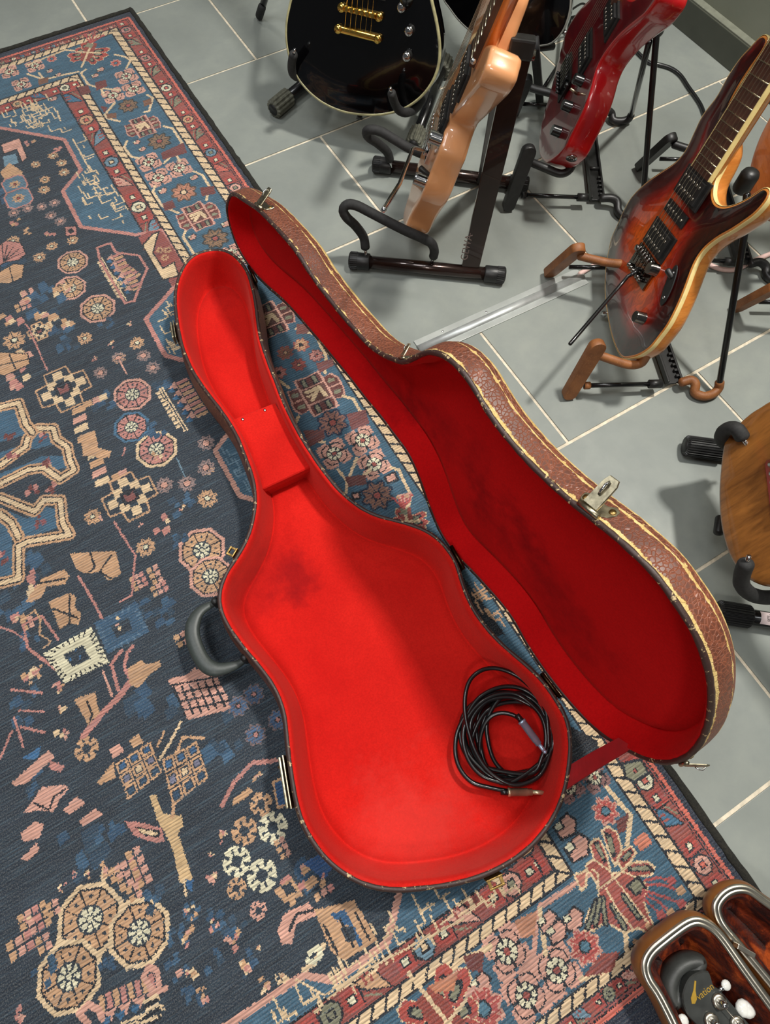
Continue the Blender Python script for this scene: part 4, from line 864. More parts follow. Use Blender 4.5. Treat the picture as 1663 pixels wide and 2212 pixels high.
def base_fit(u, v, L_, name, depth=.012, mat_='nickel', lev=True):
    """keeper or lever plate standing on the outside wall of the base"""
    q = np.array(G(u, v, HB-.02)[:2]); k = int(np.argmin(((Bw-q)**2).sum(1))); T = Bw[(k+3) % len(Bw)]-Bw[k-3]; T /= np.linalg.norm(T); Nn = -inward(Bw)[k]
    tx = Vector((T[0], T[1], 0)); out = Vector((Nn[0], Nn[1], 0)); o = Vector((Bw[k][0], Bw[k][1], HB-.022))+out*.0055
    if name == 'lever_latch':
        lt = MB().box(o+out*.001, (L_, .002, .026), (tx, out, Vector((0, 0, 1))), bev=.0006).build(name, M[mat_], case)
        MB().box(o+out*.006+Vector((0, 0, .002)), (L_*.96, .0035, .02), (tx, out, Vector((0, 0, 1))), bev=.0014).build('lever', M[mat_], lt)
        MB().tube([o+out*.006-tx*L_*.3+Vector((0, 0, -.008)), o+out*.010-tx*L_*.3, o+out*.006-tx*L_*.3+Vector((0, 0, .010))], .0018, 8).build('hook', M['brass'], lt)
    else:
        mb = MB(); mb.box(o+out*.001+Vector((0, 0, .008)), (L_, .002, .022), (tx, out, Vector((0, 0, 1))), bev=.0005)
        lt = mb.build(name, M[mat_], case)
        for sgn in (-1, 1): MB().box(o+out*.006+tx*sgn*L_*.36+Vector((0, 0, .014)), (L_*.2, .011, .004), (tx, out, Vector((0, 0, 1))), bev=.0006).build('prong', M[mat_], lt)
        MB().box(o+out*.0115+Vector((0, 0, .014)), (L_*.92, .0025, .005), (tx, out, Vector((0, 0, 1))), bev=.0006).build('bar', M[mat_], lt)
base_fit(380, 722, .036, 'lever_latch', mat_='nickel'); base_fit(624, 1690, .066, 'lever_latch', mat_='nickel')
base_fit(508, 1200, .015, 'keeper', mat_='brass'); base_fit(1068, 1886, .022, 'keeper', mat_='brass')
M['hinge'] = plain('blackened_brass', (62, 48, 34), .4, metal=1, vary=.3, scale=200)
for u, v in ((985, 1200), (1186, 1478), (548, 590)):        # hinges between the shells
    g = G(u, v, .084); q = np.array([g.x, g.y]); k = int(np.argmin(((Bw-q)**2).sum(1))); T = Bw[(k+3) % len(Bw)]-Bw[k-3]; T /= np.linalg.norm(T); tx = Vector((T[0], T[1], 0)); p = Vector((Bw[k][0], Bw[k][1], .084))+Vector((.006, 0, 0))
    hg = MB().tube([p-tx*.02, p+tx*.02], .003, 10).build('hinge', M['hinge'], case)
    MB().box(p+Vector((.0, 0, -.012)), (.036, .0016, .02), (tx, Vector((tx.y, -tx.x, 0)), Vector((0, 0, 1)))).build('hinge_leaf', M['hinge'], hg)

# ------------------------------------------------------------------ coiled guitar lead in the case
r_ = random.Random(11); pts = []
def loop(cx, cy, rx, ry, ph, t0, t1, z, wob=3, n_=14):
    for k in range(n_):
        t = t0+(t1-t0)*k/n_; a = t*2*math.pi
        x = rx*math.cos(a); y = ry*math.sin(a); c_, s_ = math.cos(ph), math.sin(ph)
        pts.append(tuple(G(cx+x*c_-y*s_+r_.uniform(-wob, wob), cy+x*s_+y*c_+r_.uniform(-wob, wob), z+r_.uniform(-.001, .001))))
def px(L_, z):
    for u, v in L_: pts.append(tuple(G(u, v, z)))
for (u, v), z in zip([(1126, 1556), (1110, 1545), (1085, 1540), (1060, 1548), (1042, 1575), (1036, 1620), (1055, 1665)], (.064, .062, .058, .052, .045, .038, .034)): pts.append(tuple(G(u, v, z)))
loop(1102, 1592, 82, 92, .3, .33, 1.2, .031, 2)
for k, (cx, cy, rx, ry, ph) in enumerate([(1108, 1596, 78, 100, -.25), (1096, 1590, 96, 84, .5), (1112, 1592, 72, 98, .15), (1092, 1586, 100, 92, .2), (1106, 1600, 84, 88, .9), (1118, 1588, 66, 92, -.1), (1098, 1584, 96, 100, -.3), (1090, 1594, 90, 96, .1)]):
    loop(cx, cy, rx, ry, ph, .2, 1.2, .0335+.0026*k, 2)
loop(1100, 1592, 90, 82, .9, .2, .95, .050, 2)
px([(1180, 1540), (1155, 1495), (1120, 1462), (1080, 1445), (1045, 1446), (1018, 1465), (1006, 1495), (1004, 1535), (1012, 1580), (1030, 1630), (1060, 1670), (1110, 1695), (1160, 1680), (1185, 1640)], .054)
px([(1190, 1590), (1170, 1530), (1120, 1505), (1060, 1508), (1015, 1535), (990, 1575), (983, 1620), (993, 1660), (1020, 1690), (1060, 1702), (1095, 1709)], .044)
cb = spline(pts, 900, closed=False)
zs = np.convolve(np.pad(cb[:, 2], 8, mode='edge'), np.ones(17)/17, 'valid'); cb[:, 2] = zs
cab = empty('instrument_lead', G(1100, 1590, .0245), 'coiled black guitar cable with two metal jack plugs inside the red case', 'cable')
MB().tube([Vector(p) for p in cb], .0031, 8).build('lead', M['cable'], cab)
def plug(a, b, c, z, dark=False):
    A, B, C3 = G(*a, z), G(*b, z), G(*c, z); d = (B-A).normalized()
    m_ = plain('plug_steel', (178, 204, 228) if dark else (206, 192, 158), .32, metal=.7, vary=.1)  # second plug's blue tint has a cool reflection painted in
    p = MB().tube([A, A+d*.003, A+d*.0031, B-d*.006, B-d*.0058, B], [.0058, .0058, .0052, .0052, .0046, .0046], 16).build('jack_plug', m_, cab)
    MB().tube([A-d*.010, A+d*.001], [.0036, .0044], 12).build('strain_relief', M['cable'], p)
    MB().tube([B, B+(C3-B)*.72, B+(C3-B)*.74, B+(C3-B)*.8, B+(C3-B)*.86, C3], [.0029, .0029, .0022, .0022, .0029, .0016], 12).build('plug_tip', m_, p)
plug((1097, 1711), (1149, 1711), (1181, 1713), .044); plug((1126, 1557), (1164, 1608), (1179, 1627), .064, True)
# ------------------------------------------------------------------ guitar and stand kit
class Pose:
    """plane of a guitar's face: O bottom point, L lateral (right when facing it), U up the neck, N out of the face"""
    def __init__(s, uv, z, az, lean):
        a = math.radians(az); ld = Vector((math.cos(a), math.sin(a), 0)); F = Vector((-ld.y, ld.x, 0)); b = math.radians(lean)
        s.O = G(uv[0], uv[1], z); s.L = -ld; s.U = Vector((0, 0, 1))*math.cos(b)-F*math.sin(b); s.N = F*math.cos(b)+Vector((0, 0, 1))*math.sin(b)
        s.ax = (s.L, s.U, s.N)
    def loc(s, u, v, d=0.0):
        p = GP(u, v, s.O+s.N*d, s.N)-s.O; return (p.dot(s.L), p.dot(s.U))
    def w(s, x, y, z=0.0): return s.O+s.L*x+s.U*y+s.N*z
def edge_at(ps, P, uv, d):
    """outline index whose side point at depth d lies nearest the given pixel, facing the camera"""
    best = None; Nn = inward(P)
    for k in range(len(P)):
        o = ps.w(P[k][0], P[k][1], d); n_ = -(ps.L*Nn[k][0]+ps.U*Nn[k][1])
        if n_.dot(CAMP-o) < 0: continue
        q = PX(o); e = math.hypot(q[0]-uv[0], q[1]-uv[1])
        if best is None or e < best[0]: best = (e, o, n_)
    return best[1], best[2].normalized()
def outline(ps, uvs, n=220, it=2): return smooth2(spline([ps.loc(u, v) for u, v in uvs], n), it)
def body_mesh(ps, P, T, mats, parent, name='body', r=.004, arch=0.0, step=.012, back_r=.005):
    """solid body: face (material 0, attribute 'edge' = distance from the rim), sides (1), back (2)"""
    n = len(P); Nn = inward(P); mb = MB()
    prof = [(r, 0.0), (r*.6, -r*.12), (r*.25, -r*.4), (0, -r), (0, -T*.5), (0, -T+back_r), (back_r*.3, -T+back_r*.3), (back_r, -T)]
    vs = []
    for ins, z in prof:
        for q in P+Nn*ins: vs.append(ps.w(q[0], q[1], z))
    fs = [(i*n+j, i*n+(j+1) % n, (i+1)*n+(j+1) % n, (i+1)*n+j) for i in range(len(prof)-1) for j in range(n)]
    mb.add(vs, fs, 1, edge=[0.0]*len(vs))
    Q = P+Nn*r; q, f, d = fill(Q, step)
    mb.add([ps.w(a[0], a[1], arch*(1-math.exp(-(dd/.035)**2))) for a, dd in zip(q, d)], f, 0, edge=list(d))
    q, f, d = fill(P+Nn*back_r, .03); mb.add([ps.w(a[0], a[1], -T) for a in q], f, 2, edge=[0.0]*len(q))
    o = mb.build(name, mats, parent)
    bm = bmesh.new(); bm.from_mesh(o.data); bmesh.ops.remove_doubles(bm, verts=bm.verts[:], dist=1e-5); bmesh.ops.recalc_face_normals(bm, faces=bm.faces[:]); bm.to_mesh(o.data); bm.free()
    return o
def binding_strip(ps, P, parent, m, w=.0035, h=.006, name='binding', lift=.0004):
    n = len(P); Nn = inward(P); vs = []
    for ins, z in ((-.0004, -h), (-.0004, -.0022), (.0003, -.0009), (w, lift+.0004), (w, -.001)):
        for q in P+Nn*ins: vs.append(ps.w(q[0], q[1], z))
    fs = [(i*n+j, i*n+(j+1) % n, (i+1)*n+(j+1) % n, (i+1)*n+j) for i in range(4) for j in range(n)]
    return MB().add(vs, fs).build(name, m, parent)
def neck(ps, base, tip_dir, length, w0, w1, parent, mneck, mboard, z0=.004, zb=.0105, frets=True, bind=None, dots=None, fret_y0=0.0, heel=.10, thick=.022, inlay=False, y_start=0.0):
    """fretboard from base (x, y) along tip_dir; w0 width at the body end, w1 at the nut"""
    t = Vector((tip_dir[0], tip_dir[1])).normalized(); s_ = Vector((t.y, -t.x)); b = Vector(base)
    def at(l, a, z): p = b+t*l+s_*a; return ps.w(p.x, p.y, z)
    def prism(l0, l1, wa, wb, za, zb_, m, nm, par, round_=False):
        k = 9 if round_ else 2; vs = []
        for l, w_ in ((l0, wa), ((l0+l1)/2, (wa+wb)/2), (l1, wb)):
            if round_:
                for i in range(k): a = math.pi*i/(k-1); vs.append(at(l, math.cos(a)*w_/2, za-math.sin(a)*(za-zb_)))
            else: vs += [at(l, w_/2, za), at(l, -w_/2, za), at(l, -w_/2, zb_), at(l, w_/2, zb_)]
        k = 9 if round_ else 4; fs = [(i*k+j, i*k+(j+1) % k, (i+1)*k+(j+1) % k, (i+1)*k+j) for i in range(2) for j in range(k)]
        fs += [tuple(range(k))[::-1], tuple(2*k+j for j in range(k))]
        return MB().add(vs, fs, smooth=round_).build(nm, m, par)
    nk = prism(0, length, w0, w1, z0, z0-thick, mneck, 'neck', parent, True)
    fb = prism(0, length, w0, w1, z0, zb, mboard, 'fretboard', parent)
    sl = length/(1-2**(-24/12)) if length > .4 else .648
    if frets:
        me = None
        for k in range(24, 0, -1):
            l = length-sl*(1-2**(-k/12))
            if l < .004 or l > length: continue
            w_ = w0+(w1-w0)*l/length
            MB().tube([at(l, -w_/2+.001, zb), at(l, w_/2-.001, zb)], .00085, 6, caps=True).build('fret', M['fret'], fb)
            if inlay and k in (24, 21, 19, 17, 15, 12, 9, 7, 5, 3):
                l2 = length-sl*(1-2**(-(k-1)/12)); MB().prism([at(l+.006, -.006, zb+.0001), at(l2-.006, -.006, zb+.0001), at(l2-.006, .006, zb+.0001), at(l+.006, .006, zb+.0001)], ps.N, .0003).build('inlay', bind or M['cream'], fb)
    if bind:
        for sg in (-1, 1): MB().add([at(0, sg*w0/2, zb+.0002), at(length, sg*w1/2, zb+.0002), at(length, sg*(w1/2+.0016), zb+.0002), at(0, sg*(w0/2+.0016), zb+.0002), at(0, sg*w0/2, z0-.001), at(length, sg*w1/2, z0-.001), at(length, sg*(w1/2+.0016), z0-.001), at(0, sg*(w0/2+.0016), z0-.001)],
            [(0, 1, 2, 3), (7, 6, 5, 4), (0, 4, 5, 1), (3, 2, 6, 7), (0, 3, 7, 4), (1, 5, 6, 2)], smooth=False).build('neck_binding', bind, fb)
    # headstock with tuners beyond the nut
    hs = [(-w1/2, 0), (-.035, .03), (-.04, .15), (-.01, .18), (.03, .16), (.036, .03), (w1/2, 0)]
    hd = MB().prism([at(length+y, x, z0-.016) for x, y in hs], ps.N, .014, bev=.002).build('headstock', mneck, parent)
    for k in range(6): MB().tube([at(length+.035+.021*k, -.03, z0-.01), at(length+.035+.021*k, -.058, z0-.01)], [.003, .007], 10).build('tuner', M['dark_chrome'], hd)
    MB().box(at(length+.002, 0, zb+.0005), (w1, .004, .004), ps.ax).build('nut', M['cream'], fb)
    return at
def strings(ps, a, b, n, za, zb, parent, m, wa, wb, rad=.00045):
    """n strings from point a to point b of the face plane"""
    A, B = Vector(a), Vector(b); t = (B-A).normalized(); s_ = Vector((t.y, -t.x))
    for k in range(n):
        f = k/(n-1)-.5; p, q = A+s_*f*wa, B+s_*f*wb
        MB().tube([ps.w(p.x, p.y, za), ps.w(q.x, q.y, zb)], rad*(1.25-.1*k), 5).build('string', m, parent)
def quadbox(ps, pts, h, parent, name, m, z=0.0, bev=.001):
    return MB().prism([ps.w(x, y, z) for x, y in pts], ps.N, h, bev=bev).build(name, m, parent)
def rect(c, t, l, w_):
    """rectangle centred at c, long side l along direction t"""
    t = Vector(t).normalized(); s_ = Vector((t.y, -t.x)); c = Vector(c)
    return [tuple(c+t*a*l/2+s_*b*w_/2) for a, b in ((-1, -1), (1, -1), (1, 1), (-1, 1))]
def pickup(ps, c, t, l, w_, parent, m, rows=2, ring=True, z=0.0):
    """t runs across the strings"""
    pk = quadbox(ps, rect(c, t, l*(1.22 if ring else 1), w_*(1.25 if ring else 1)), .004, parent, 'pickup', m, z, bev=.0012)
    if ring: quadbox(ps, rect(c, t, l, w_*.95), .004, pk, 'bobbin', m, z+.0042)
    t = Vector(t).normalized(); s_ = Vector((t.y, -t.x)); c = Vector(c)
    for r_ in range(rows):
        off = 0 if rows == 1 else (r_-.5)*w_*.5
        for k in range(6):
            p = c+t*((k-2.5)/5*l*.76)+s_*off; MB().tube([ps.w(p.x, p.y, z+.004), ps.w(p.x, p.y, z+(.0088 if ring else .0055))], .0022, 8).build('pole_piece', M['pole'], pk)
    return pk
def knob(ps, x, y, r, h, parent, m, z=0.0, name='knob', top=None):
    a = [(r*1.0, 0), (r, h*.12), (r*.97, h*.16), (r*.93, h*.9), (r*.86, h), (r*.4, h*1.0)]
    o = MB().tube([ps.w(x, y, z+q) for _, q in a], [p for p, _ in a], 20, up=ps.L).build(name, m, parent, autosmooth=35)
    if top: MB().tube([ps.w(x, y, z+h*1.0), ps.w(x, y, z+h*1.04)], r*.7, 16, up=ps.L).build('knob_cap', top, o)
    return o
def floyd(ps, c, t, parent, m, l=.082, w_=.036, z=.004):
    """locking tremolo: base plate, six saddles with bolts, fine tuners; t runs across the strings"""
    b = quadbox(ps, rect(c, t, l, w_), .004, parent, 'bridge', m, z, bev=.001); t = Vector(t).normalized(); s_ = Vector((t.y, -t.x)); c = Vector(c); up = -s_ if s_.y > 0 else s_
    for k in range(6):
        p = c+t*((k-2.5)*.0108); q = p-up*.006
        quadbox(ps, rect(tuple(q), t, .009, .022), .006, b, 'saddle', m, z+.004)
        q2 = p+up*.013; MB().tube([ps.w(q2.x, q2.y, z+.004), ps.w(q2.x, q2.y, z+.013)], .0032, 8).build('fine_tuner', m, b)
        q3 = p-up*.020; MB().tube([ps.w(q.x, q.y, z+.011), ps.w(q3.x, q3.y, z+.008)], .0016, 6).build('string_bolt', m, b)
    for sg in (-1, 1):
        p = c+t*sg*l*.47-up*.012; MB().tube([ps.w(p.x, p.y, z), ps.w(p.x, p.y, z+.008)], .005, 12).build('pivot_post', m, b)
    return b
M['cream'] = plain('cream_binding', (232, 208, 140), .35, coat=.5, vary=.05)
M['fret'] = plain('fret_wire', (220, 212, 178), .25, metal=1, vary=.05)
M['pole'] = plain('pole_piece', (190, 184, 170), .3, metal=1, vary=.1)
def gloss(name, c, coat=1.0, rough=.35, vary=.05, scale=8): return plain(name, c, rough, coat=coat, vary=vary, scale=scale, coatr=.04)
def wood(name, c1, c2, scale=(60, 5, 60), coat=.9, rough=.35, rot=(0, 0, 0)):
    n = NT(name); v = n.map(scale=scale, rot=rot); a = n.noise(v, 1.0, 6, .65, .6); b = n.noise(n.map(scale=tuple(x*6 for x in scale), rot=rot), 1.0, 3)
    col = n.ramp(a, [(.25, c1), (.7, c2)]); col = n.mix(n.vramp(b, [(.5, 0), (.75, .3)]), col, tuple(x*.6 for x in c1))
    n.col(col).set(rough=rough, coat=coat, coatr=.05); return n.m
M['rosewood'] = wood('rosewood', (44, 26, 20), (92, 56, 40), (90, 90, 12), coat=.1, rough=.5)
M['maple'] = wood('maple', (206, 138, 62), (232, 170, 92), (10, 10, 40))

# ---- folding stand with two leaning cradle feet (all points in pixels with heights)
def slab(pa, pb, wid, th, side, m, name, parent, taper=1.0):
    """flat rounded bar from pa to pb, 'wid' along side"""
    a, b = Vector(pa), Vector(pb); d = (b-a).normalized(); s_ = Vector(side); s_ = (s_-d*s_.dot(d)).normalized(); n_ = d.cross(s_)
    pts = []
    for c, sg, tp in ((a, -1, taper), (b, 1, 1.0)):
        for k in range(9):
            an = math.pi*k/8; pts.append(c+d*sg*math.sin(an)*wid*.42*tp+s_*(math.cos(an) if sg < 0 else -math.cos(an))*wid/2*tp)
    mb = MB(); k = len(pts); rings = []
    for z, ins in ((-th/2, .9), (-th/2*.8, 1), (th/2*.8, 1), (th/2, .9)):
        cc = (a+b)/2
        rings.append([p+(cc-p)*(1-ins)*.18+n_*z for p in pts])
    vs = [p for r_ in rings for p in r_]; fs = [(i*k+j, i*k+(j+1) % k, (i+1)*k+(j+1) % k, (i+1)*k+j) for i in range(3) for j in range(k)]
    fs += [tuple(range(k))[::-1], tuple(3*k+j for j in range(k))]
    return mb.add(vs, fs, smooth=True).build(name, m, parent, autosmooth=40)
def T3(L_): return [G(u, v, z) for u, v, z in L_]
def smooth_tube(L_, r, m, name, parent, n=24, seg=12, dome=True, flat=1.0):
    p = spline([tuple(x) for x in T3(L_)], n, closed=False); return MB().tube([Vector(x) for x in p], r, seg, dome=dome, flat=flat).build(name, m, parent)
def ribbed(a, b, r, parent, m, name='rubber_foot', ribs=22):
    """end cap with lengthwise ribs"""
    a, b = Vector(a), Vector(b); d = (b-a).normalized(); up = Vector((0, 0, 1)); up = (up-d*d.z).normalized(); s_ = d.cross(up); mb = MB(); vs = []
    n_ = ribs*4
    for p, k in ((a, .82), (a+d*.003, 1), (b-d*.003, 1), (b, .85)):
        for i in range(n_): an = 2*math.pi*i/n_; rr_ = r*k*(1 if i % 4 < 2 else .88); vs.append(p+up*math.sin(an)*rr_+s_*math.cos(an)*rr_)
    fs = [(i*n_+j, i*n_+(j+1) % n_, (i+1)*n_+(j+1) % n_, (i+1)*n_+j) for i in range(3) for j in range(n_)]+[tuple(range(n_))[::-1], tuple(3*n_+j for j in range(n_))]
    o = mb.add(vs, fs, smooth=False).build(name, m, parent)
    MB().tube([a-d*.0008, a+d*.001], r*.62, 20).build('end_disc', M['black_plastic'], o); return o
def channel(a, b, wid, h, m, parent, z=0.0, name='hinge_channel'):
    """ladder-like hinged centre piece lying near the floor"""
    a, b = Vector(a), Vector(b); d = (b-a); L_ = d.length; d.normalize(); s_ = Vector((d.y, -d.x, 0)).normalized(); u = s_.cross(d)
    c = (a+b)/2; ax = (d, s_, u); o = MB().box(c-u*h*.3, (L_, wid*.8, h*.3), ax, bev=.0008).build(name, m, parent)
    for sg in (-1, 1): MB().box(c+s_*sg*wid*.42, (L_, wid*.14, h), ax, bev=.0012).build('channel_rail', m, o)
    for k in range(5): MB().box(a+d*(.012+k*.012)+s_*wid*.26+u*h*.1, (.005, wid*.2, h*.6), ax, bev=.0008).build('channel_tooth', m, o)
    for t in (.34, .7): MB().tube([a.lerp(b, t)+s_*wid*.4, a.lerp(b, t)-s_*wid*.4], .004, 10).build('cross_pin', m, o)
    return o
# ------------------------------------------------------------------ sunburst guitar on its cork-coloured folding stand
S = Pose((1365, 773), .10, 55, 16)
SB = [(1341.5,772),(1353.6,774.3),(1377.8,768.8),(1402,753.7),(1420,732.5),(1444.3,699.3),(1465.5,657),(1480.6,620.6),(1492.7,587.4),(1504.8,560),(1523,536),(1550,514.8),(1577.4,499.6),(1604.7,481.5),(1625.8,466.4),(1644,448),(1657,430),(1663,414),(1657,404.4),(1647,404.4),(1632,415),(1607.7,430),(1583.5,440.7),(1562,444.6),(1545.7,437.6),(1539.6,421),(1541,399.8),(1546,385),(1556,366),(1572,330),(1575,300),(1569,275),(1566.4,258.5),(1570,240),(1583,210),(1602,176),(1624.5,142),(1643,116),(1654.5,97),(1659,82),(1652,73),(1642,76.6),(1631.9,86.8),(1614.9,105.5),(1597.8,124),(1572,161.7),(1546.8,207.6),(1516,248.5),(1499,283),(1480.6,322),(1459.5,348),(1426,371),(1402,387.7),(1377.8,409),(1359.6,430),(1344.5,457),(1332.4,484.5),(1320,511.7),(1312.8,542),(1308,569),(1305.5,600),(1305,625),(1306.7,651),(1311,681),(1315.8,708),(1323,735.6),(1332,758)]
P = outline(S, SB, 320, 1)
def burst():
    n = NT('sunburst_flame_top'); e = n.attr('edge'); v = n.map(); w = n.noise(v, 14, 4)
    d = n.math('ADD', e, n.math('MULTIPLY', n.math('SUBTRACT', w, .5), .02))
    col = n.ramp(n.math('MULTIPLY', d, 9.0), [(.03, (16, 5, 6)), (.24, (48, 6, 6)), (.42, (150, 24, 6)), (.64, (206, 70, 8)), (.95, (232, 104, 18))])
    fl = n.noise(n.map(scale=(26, 130, 60), rot=(.4, .5, .6)), 1, 4, .6, 1.2)
    col = n.mix(n.vramp(fl, [(.42, 0), (.60, .42)]), col, (72, 14, 4)); n.col(col).set(rough=.3, coat=1, coatr=.03); return n.m
sg_ = empty('electric_guitar', S.w(0, 0), 'sunburst electric guitar with cream binding and black locking tremolo on a cork-coloured stand', 'guitar')
body_mesh(S, P, .029, [burst(), wood('natural_sides', (184, 104, 34), (214, 138, 60), (14, 14, 90)), M['maple']], sg_, arch=.006, step=.008, back_r=.008)
binding_strip(S, P, sg_, M['cream'], .0007, .0075, lift=-.0012)
br = Vector(S.loc(1392, 572)); e0 = Vector(S.loc(1512.5, 376, .008)); e1 = Vector(S.loc(1625, 197, .008)); tn = (e1-e0).normalized(); ac = Vector((tn.y, -tn.x))
neck(S, tuple(e0), tuple(tn), .485, .064, .048, sg_, M['maple'], M['rosewood'], z0=.004, zb=.010, bind=M['cream'])
def onaxis(l): return tuple(e0-tn*l)
pickup(S, onaxis(.020), ac, .074, .033, sg_, M['black_plastic'], z=.005); pickup(S, onaxis(.060), ac, .076, .018, sg_, M['black_plastic'], rows=1, ring=False, z=.0055); pickup(S, onaxis(.104), ac, .074, .033, sg_, M['black_plastic'], z=.0055)
bp = Vector(onaxis(.150)); bd = floyd(S, tuple(bp), ac, sg_, M['dark_chrome'], .088, .044, z=.006)
strings(S, onaxis(.150), tuple(e0+tn*.485), 6, .016, .0125, sg_, M['string'], .056, .040)
k1 = S.loc(1418, 584, .006); knob(S, k1[0], k1[1], .010, .018, sg_, M['dark_chrome'], .004)
k2 = S.loc(1389, 688, .006); knob(S, k2[0], k2[1], .010, .018, sg_, M['dark_chrome'], .004)
a, b = Vector(S.loc(1461, 572, .005)), Vector(S.loc(1428, 660, .005)); c = (a+b)/2
sw = quadbox(S, [tuple(c+(b-a)*.5*math.cos(t)+Vector(((b-a).y, -(b-a).x)).normalized()*.011*math.sin(t)) for t in np.linspace(0, 2*math.pi, 20, endpoint=False)], .0016, sg_, 'switch_plate', M['black_plastic'], .004, bev=.0004)
for t in (.2, .8): p = a.lerp(b, t); MB().ball(S.w(p.x, p.y, .0058), .003, S.ax, (1, 1, .5)).build('screw', M['chrome'], sw)
p = a.lerp(b, .3); MB().tube([S.w(p.x, p.y, .005), S.w(p.x-.010, p.y+.001, .012)], [.004, .005], 10, dome=True).build('switch_tip', M['black_plastic'], sw)
pa = S.loc(1385, 583, .012); arm = [S.w(pa[0], pa[1], .008), S.w(pa[0], pa[1], .020), S.w(*S.loc(1372, 588, .026), .026), S.w(*S.loc(1356, 597, .034), .034)]
tip = GP(1231, 743, S.w(0, 0, .125), S.N); sp_ = spline([tuple(x) for x in arm], 10, closed=False)
MB().tube([Vector(x) for x in sp_]+[Vector(sp_[-1]).lerp(tip, t) for t in (.25, .5, .75, 1)], .0033, 10, dome=True).build('tremolo_arm', M['black_metal'], sg_)
o_ = GP(1306, 678, S.w(0, 0, -.014), S.N); dn = (-S.L*.5-S.U*.85); MB().tube([o_-dn*.012, o_, o_+dn*.004], [.003, .004, .0065], 12).build('strap_button', M['chrome'], sg_)
q = S.loc(1661, 85); MB().tube([S.w(q[0]-.002, q[1]-.004, -.018), S.w(q[0]+.004, q[1]+.008, -.018)], [.004, .0065], 12).build('strap_button', M['black_metal'], sg_)

def folding_stand(name, label, m, mrod, foot, arm, rod, elbow, strut, far, ch, head, group=None, wid=.027, extra=None):
    """foot/far: (bottom, top) points; arm, rod, elbow, strut: point lists; ch: channel ends; m colours feet and elbows"""
    t = empty(name, G(*ch[0][:2], 0), label, 'guitar stand', group)
    side = (G(*foot[0][:2], 0)-G(*ch[0][:2], 0)).normalized()
    if foot: 
        ft = slab(G(*foot[0]), G(*foot[1]), wid, .015, side, m, 'foot', t, .9)
        smooth_tube(arm, .0075, m, 'cradle_arm', t)
    if rod: MB().tube(T3(rod), .0042, 10).build('rod', mrod, t); MB().tube([G(*rod[0]), G(*rod[0]).lerp(G(*rod[-1]), .07)], .0068, 12).build('rod_collar', m, t); MB().tube([G(*rod[0]).lerp(G(*rod[-1]), .84), G(*rod[-1])], .0078, 12).build('rod_collar', M['black_plastic'], t)
    if elbow: smooth_tube(elbow, .0082, m, 'elbow', t, 30)
    if strut: MB().tube(T3(strut), .0056, 12, dome=True).build('strut', M['black_metal'], t)
    channel(G(*ch[0]), G(*ch[1]), .030, .012, M['black_plastic'], t)
    if far:
        slab(G(*far['foot'][0]), G(*far['foot'][1]), wid, .015, side, m, 'foot', t, .9)
        if 'arm' in far: smooth_tube(far['arm'], .0075, m, 'cradle_arm', t)
        if 'rod' in far: MB().tube(T3(far['rod']), .0042, 10).build('rod', mrod, t)
        if 'elbow' in far: smooth_tube(far['elbow'], .0082, m, 'elbow', t, 30)
        if 'strut' in far: MB().tube(T3(far['strut']), .0056, 12, dome=True).build('strut', M['black_metal'], t)
    if head: hpos = G(*head); MB().tube([hpos+Vector((0, 0, -.012)), hpos+Vector((0, 0, .012))], .015, 16, dome=True).build('stand_head', M['black_plastic'], t)
    return t
folding_stand('guitar_stand', 'folding stand with cork-coloured feet and elbow under the sunburst guitar', M['cork'], M['black_metal'],
    ((1229, 850, .012), (1290, 748, .115)), [(1296, 768, .095), (1325, 778, .092), (1360, 788, .088), (1385, 784, .092), (1398, 765, .115)], [(1262, 833, .030), (1428, 829, .024)],
    [(1472, 826, .020), (1492, 821, .022), (1502, 830, .020), (1501, 848, .011), (1520, 856, .0095), (1541, 850, .0105), (1552, 838, .016), (1554, 826, .026)], [(1554, 828, .026), (1608, 505, .235), (1613, 420, .28)],
    dict(foot=((1188, 588, .012), (1248, 538, .11)), arm=[(1252, 553, .095), (1280, 560, .095), (1312, 567, .095), (1340, 570, .10)], rod=[(1229, 577, .03), (1340, 578, .03)], elbow=[(1452, 610, .02), (1470, 612, .012), (1485, 600, .02)], strut=[(1485, 600, .03), (1560, 420, .20)]),
    ((1457, 826, .014), (1378, 600, .014)), None)

# ------------------------------------------------------------------ dark red guitar on a black folding stand
R_ = Pose((1190, 355), .12, 52, 15)
RB = [(1178.6,352),(1200,342),(1220,322),(1236,290),(1250,262),(1262,236),(1272,210),(1280,184),(1287,157),(1296,134),(1310,112),(1330,87),(1351,67),(1372,50),(1392,34),(1408,14),(1424,-10),(1432,-40),(1424,-52),(1405,-40),(1388,-22),(1372,-6),(1356,-12),(1356,-40),(1368,-75),(1372,-100),(1350,-96),(1325,-70),(1300,-38),(1284,-16),(1268.5,0),(1254,15),(1242,30),(1229,52),(1219,75),(1213,95),(1208.6,112),(1203,134),(1197,157),(1190,187),(1182,217),(1175,240),(1169,262),(1164.5,285),(1162,307),(1162,325),(1166,341)]
P = outline(R_, RB, 260, 2)
rg = empty('electric_guitar', R_.w(0, 0), 'transparent dark red electric guitar with black hardware on a black stand before the wall', 'guitar')
def redtop():
    n = NT('translucent_red'); v = n.map(); a = n.noise(n.map(scale=(8, 8, 60)), 1, 5, .6)
    n.col(n.ramp(a, [(.3, (84, 5, 14)), (.7, (118, 10, 20))])).set(rough=.3, coat=1, coatr=.03); return n.m
rs = plain('red_sides', (168, 8, 16), .28, coat=1, vary=.08, scale=6, coatr=.03)
body_mesh(R_, P, .046, [redtop(), rs, rs], rg, r=.006)
